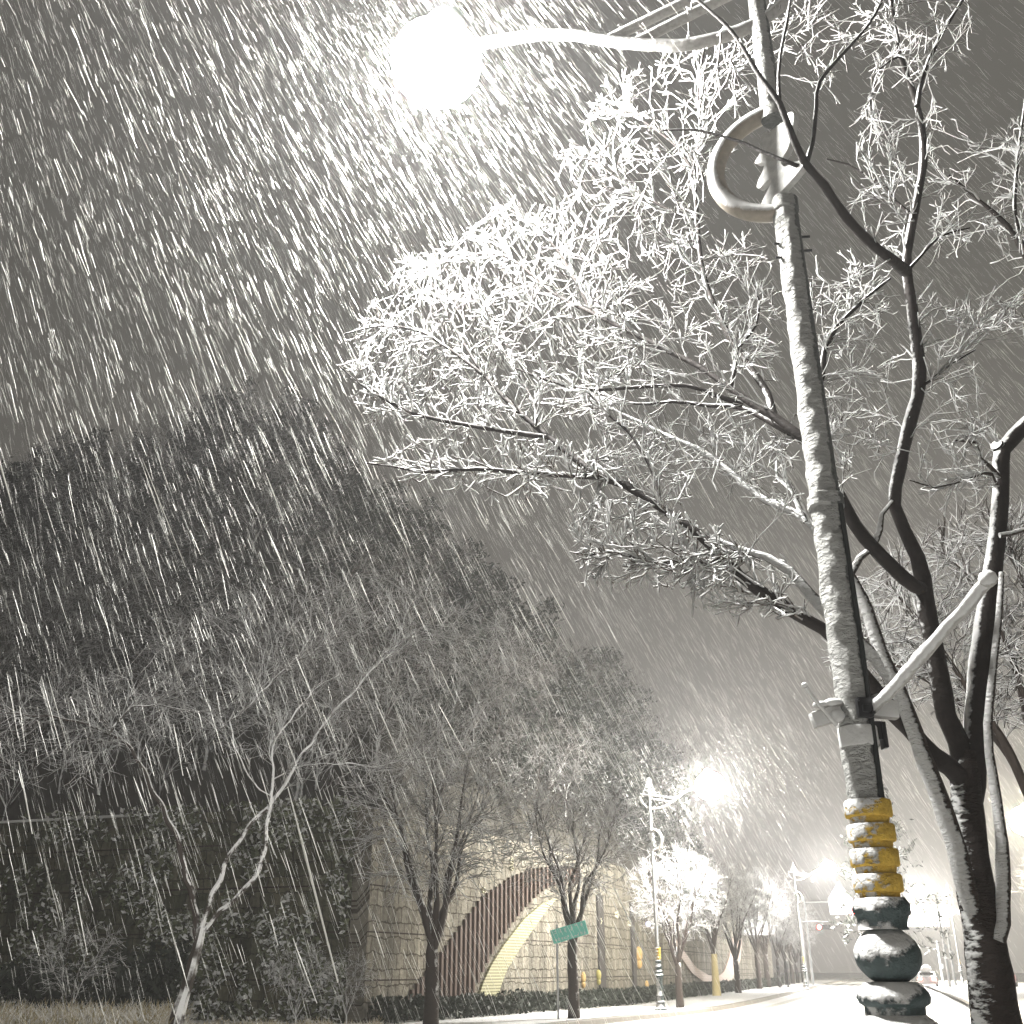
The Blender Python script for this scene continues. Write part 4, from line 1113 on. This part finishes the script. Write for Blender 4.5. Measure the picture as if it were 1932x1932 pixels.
car('car with glowing red tail lights on the road right of the lamp base', (39.9, 108, .0), 68, (.5, .5, .5))
car('pale snow covered car half hidden by the trunk beside the distant poles', (47.0, 107, .18), 64, (.55, .45, .44))  # white car; the pink cast of red light is put into its paint
for i, (u, Y, h) in enumerate([(1790, 104, 8.2), (1801, 112, 7.0), (1778, 118, 4.2)]):
    q = P(u, 1845, Y); t = thing('utility_pole', ['tall pale pole between the far car and the forked trunk', 'thinner pale pole right beside the tall pale one', 'short pale post left of the two pale poles'][i], 'pole', (q.x, q.y, .18))
    MB().tube([(0, 0, 0), (0, 0, h * .5), (0, 0, h)], [.14, .12, .09], 10).build('shaft', M_steel, t)
    MB().box((.1, 0, h * .42), (.35, .3, .45), bev=.04).build('box', M_steel, t)
for i, (x, y) in enumerate([(24.6, 100.5), (23.4, 98.6)]):
    t = thing('bollard', ['dark thin post with a thick head on the far pavement', 'plain thin post on the far pavement beside the thick-headed one'][i], 'post', (x, y, .18))
    MB().lathe([(.10, 0), (.09, .1), (.07, .15), (.07, 1.5), (.16, 1.55), (.16, 2.1 if i == 0 else 1.7), (.06, 2.2 if i == 0 else 1.75)], 12).build('shaft', M_black, t)

# ------------------------------------------------------------------ the falling snow
FALL = Vector((.86, -.21, -1.85)).normalized()


def flakes(n, box, L0, L1, r0, r1, keepf):
    x = rng.uniform(box[0], box[1], n); y = rng.uniform(box[2], box[3], n); z = rng.uniform(box[4], box[5], n)
    k = keepf(x, y, z, rng.uniform(0, 1, n)); p = np.stack([x, y, z], 1)[k]; n = len(p)
    d = np.array(FALL)[None] + rng.normal(0, .045, (n, 3)); d /= np.linalg.norm(d, axis=1, keepdims=True)
    L = rng.uniform(L0, L1, (n, 1)) * rng.uniform(.5, 1.2, (n, 1)); r = (r0 + (r1 - r0) * rng.uniform(0, 1, (n, 1)) ** 3.2)
    a = np.cross(d, np.array([0, 1, 0])[None]); a /= np.linalg.norm(a, axis=1, keepdims=True); bb = np.cross(d, a)
    rings = []
    for s_, t_ in ((-.5, .35), (-.15, 1.0), (.5, .6)):
        for q in range(3):
            th = q * 2.0944
            rings.append(p + d * L * s_ + (a * math.cos(th) + bb * math.sin(th)) * r * t_)
    v = np.stack(rings, 1).reshape(-1, 3)
    f = []
    for i in range(2):
        for q in range(3): f.append([i * 3 + q, i * 3 + (q + 1) % 3, i * 3 + 3 + (q + 1) % 3, i * 3 + 3 + q])
    f = (np.array(f)[None] + (np.arange(n) * 9)[:, None, None]).reshape(-1, 4)
    return v, f


def kf(x, y, z, u):
    lee = (x > .10 * y + .3) & (y < 17)
    d2 = x * x + y * y + (z - 1.6) ** 2
    inview = (np.abs(x) < .75 * (y + 2)) & (z - 1.6 < 1.9 * y + 2)
    thin = u < np.clip(.12 + .085 * z + np.where(y > 15, .15, 0), 0, 1) * (1 - .35 * np.clip((-x - 3) / 8, 0, 1))
    return (d2 > 2.2 ** 2) & thin & inview & ~lee


parts_ = [flakes(92000, (-14, 9, 1.6, 16, .2, 19), .12, .46, .0007, .0037, kf),
          flakes(50000, (-26, 26, 16, 45, .2, 34), .3, .8, .0016, .0046, kf),
          flakes(16000, (-30, 60, 45, 95, .2, 34), .35, .9, .005, .012, kf)]
parts_.append(flakes(9000, (-5, 2.2, 3.8, 12, 5.8, 13), .08, .30, .0012, .004, lambda x, y, z, u: (((x + .7) / 3.2) ** 2 + ((y - 6.9) / 3.5) ** 2 + ((z - 9.2) / 3.2) ** 2 < 1) & (x < .12 * y + .6)))  # extra flakes added round the foreground lamp to fuzz its glare
parts_.append(flakes(10000, (-2.6, 1.2, 4.9, 8.6, 7.1, 11), .06, .26, .0010, .0030, lambda x, y, z, u: np.sqrt((x + .72) ** 2 + (y - 6.72) ** 2 + (z - 9.0) ** 2) < .42 + 1.3 * u ** 2))  # more flakes packed close to the globe, added to make the glare ragged
parts_.append(flakes(3000, (2, 14, 37, 48, 3, 14), .2, .6, .002, .006, lambda x, y, z, u: ((x - 8) / 4.5) ** 2 + ((y - 42) / 5) ** 2 + ((z - 8.6) / 4.5) ** 2 < 1))  # flakes added round the second lamp to widen its halo
VV, FF, b = [], [], 0
for v, f in parts_: VV.append(v); FF.append(f + b); b += len(v)
tag(obj('falling_snow', mesh_from('falling_snow', np.concatenate(VV), np.concatenate(FF), M_flake)), 'heavy wind-driven snow slanting down to the right', 'snow', kind='stuff')

# ------------------------------------------------------------------ the air
hb = MB().box((15, 75, 29), (240, 220, 64)).build('haze', None, None, False)
mh = bpy.data.materials.new('snowy air'); mh.use_nodes = True; nt = mh.node_tree
for n in list(nt.nodes):
    if n.type == 'BSDF_PRINCIPLED': nt.nodes.remove(n)
pv = N(nt, 'ShaderNodeVolumePrincipled'); pv.inputs['Color'].default_value = (.95, .95, .95, 1); pv.inputs['Density'].default_value = .0018; pv.inputs['Anisotropy'].default_value = .35
nt.links.new(pv.outputs[0], nt.nodes['Material Output'].inputs['Volume'])
hb.data.materials.append(mh); tag(hb, kind='stuff')
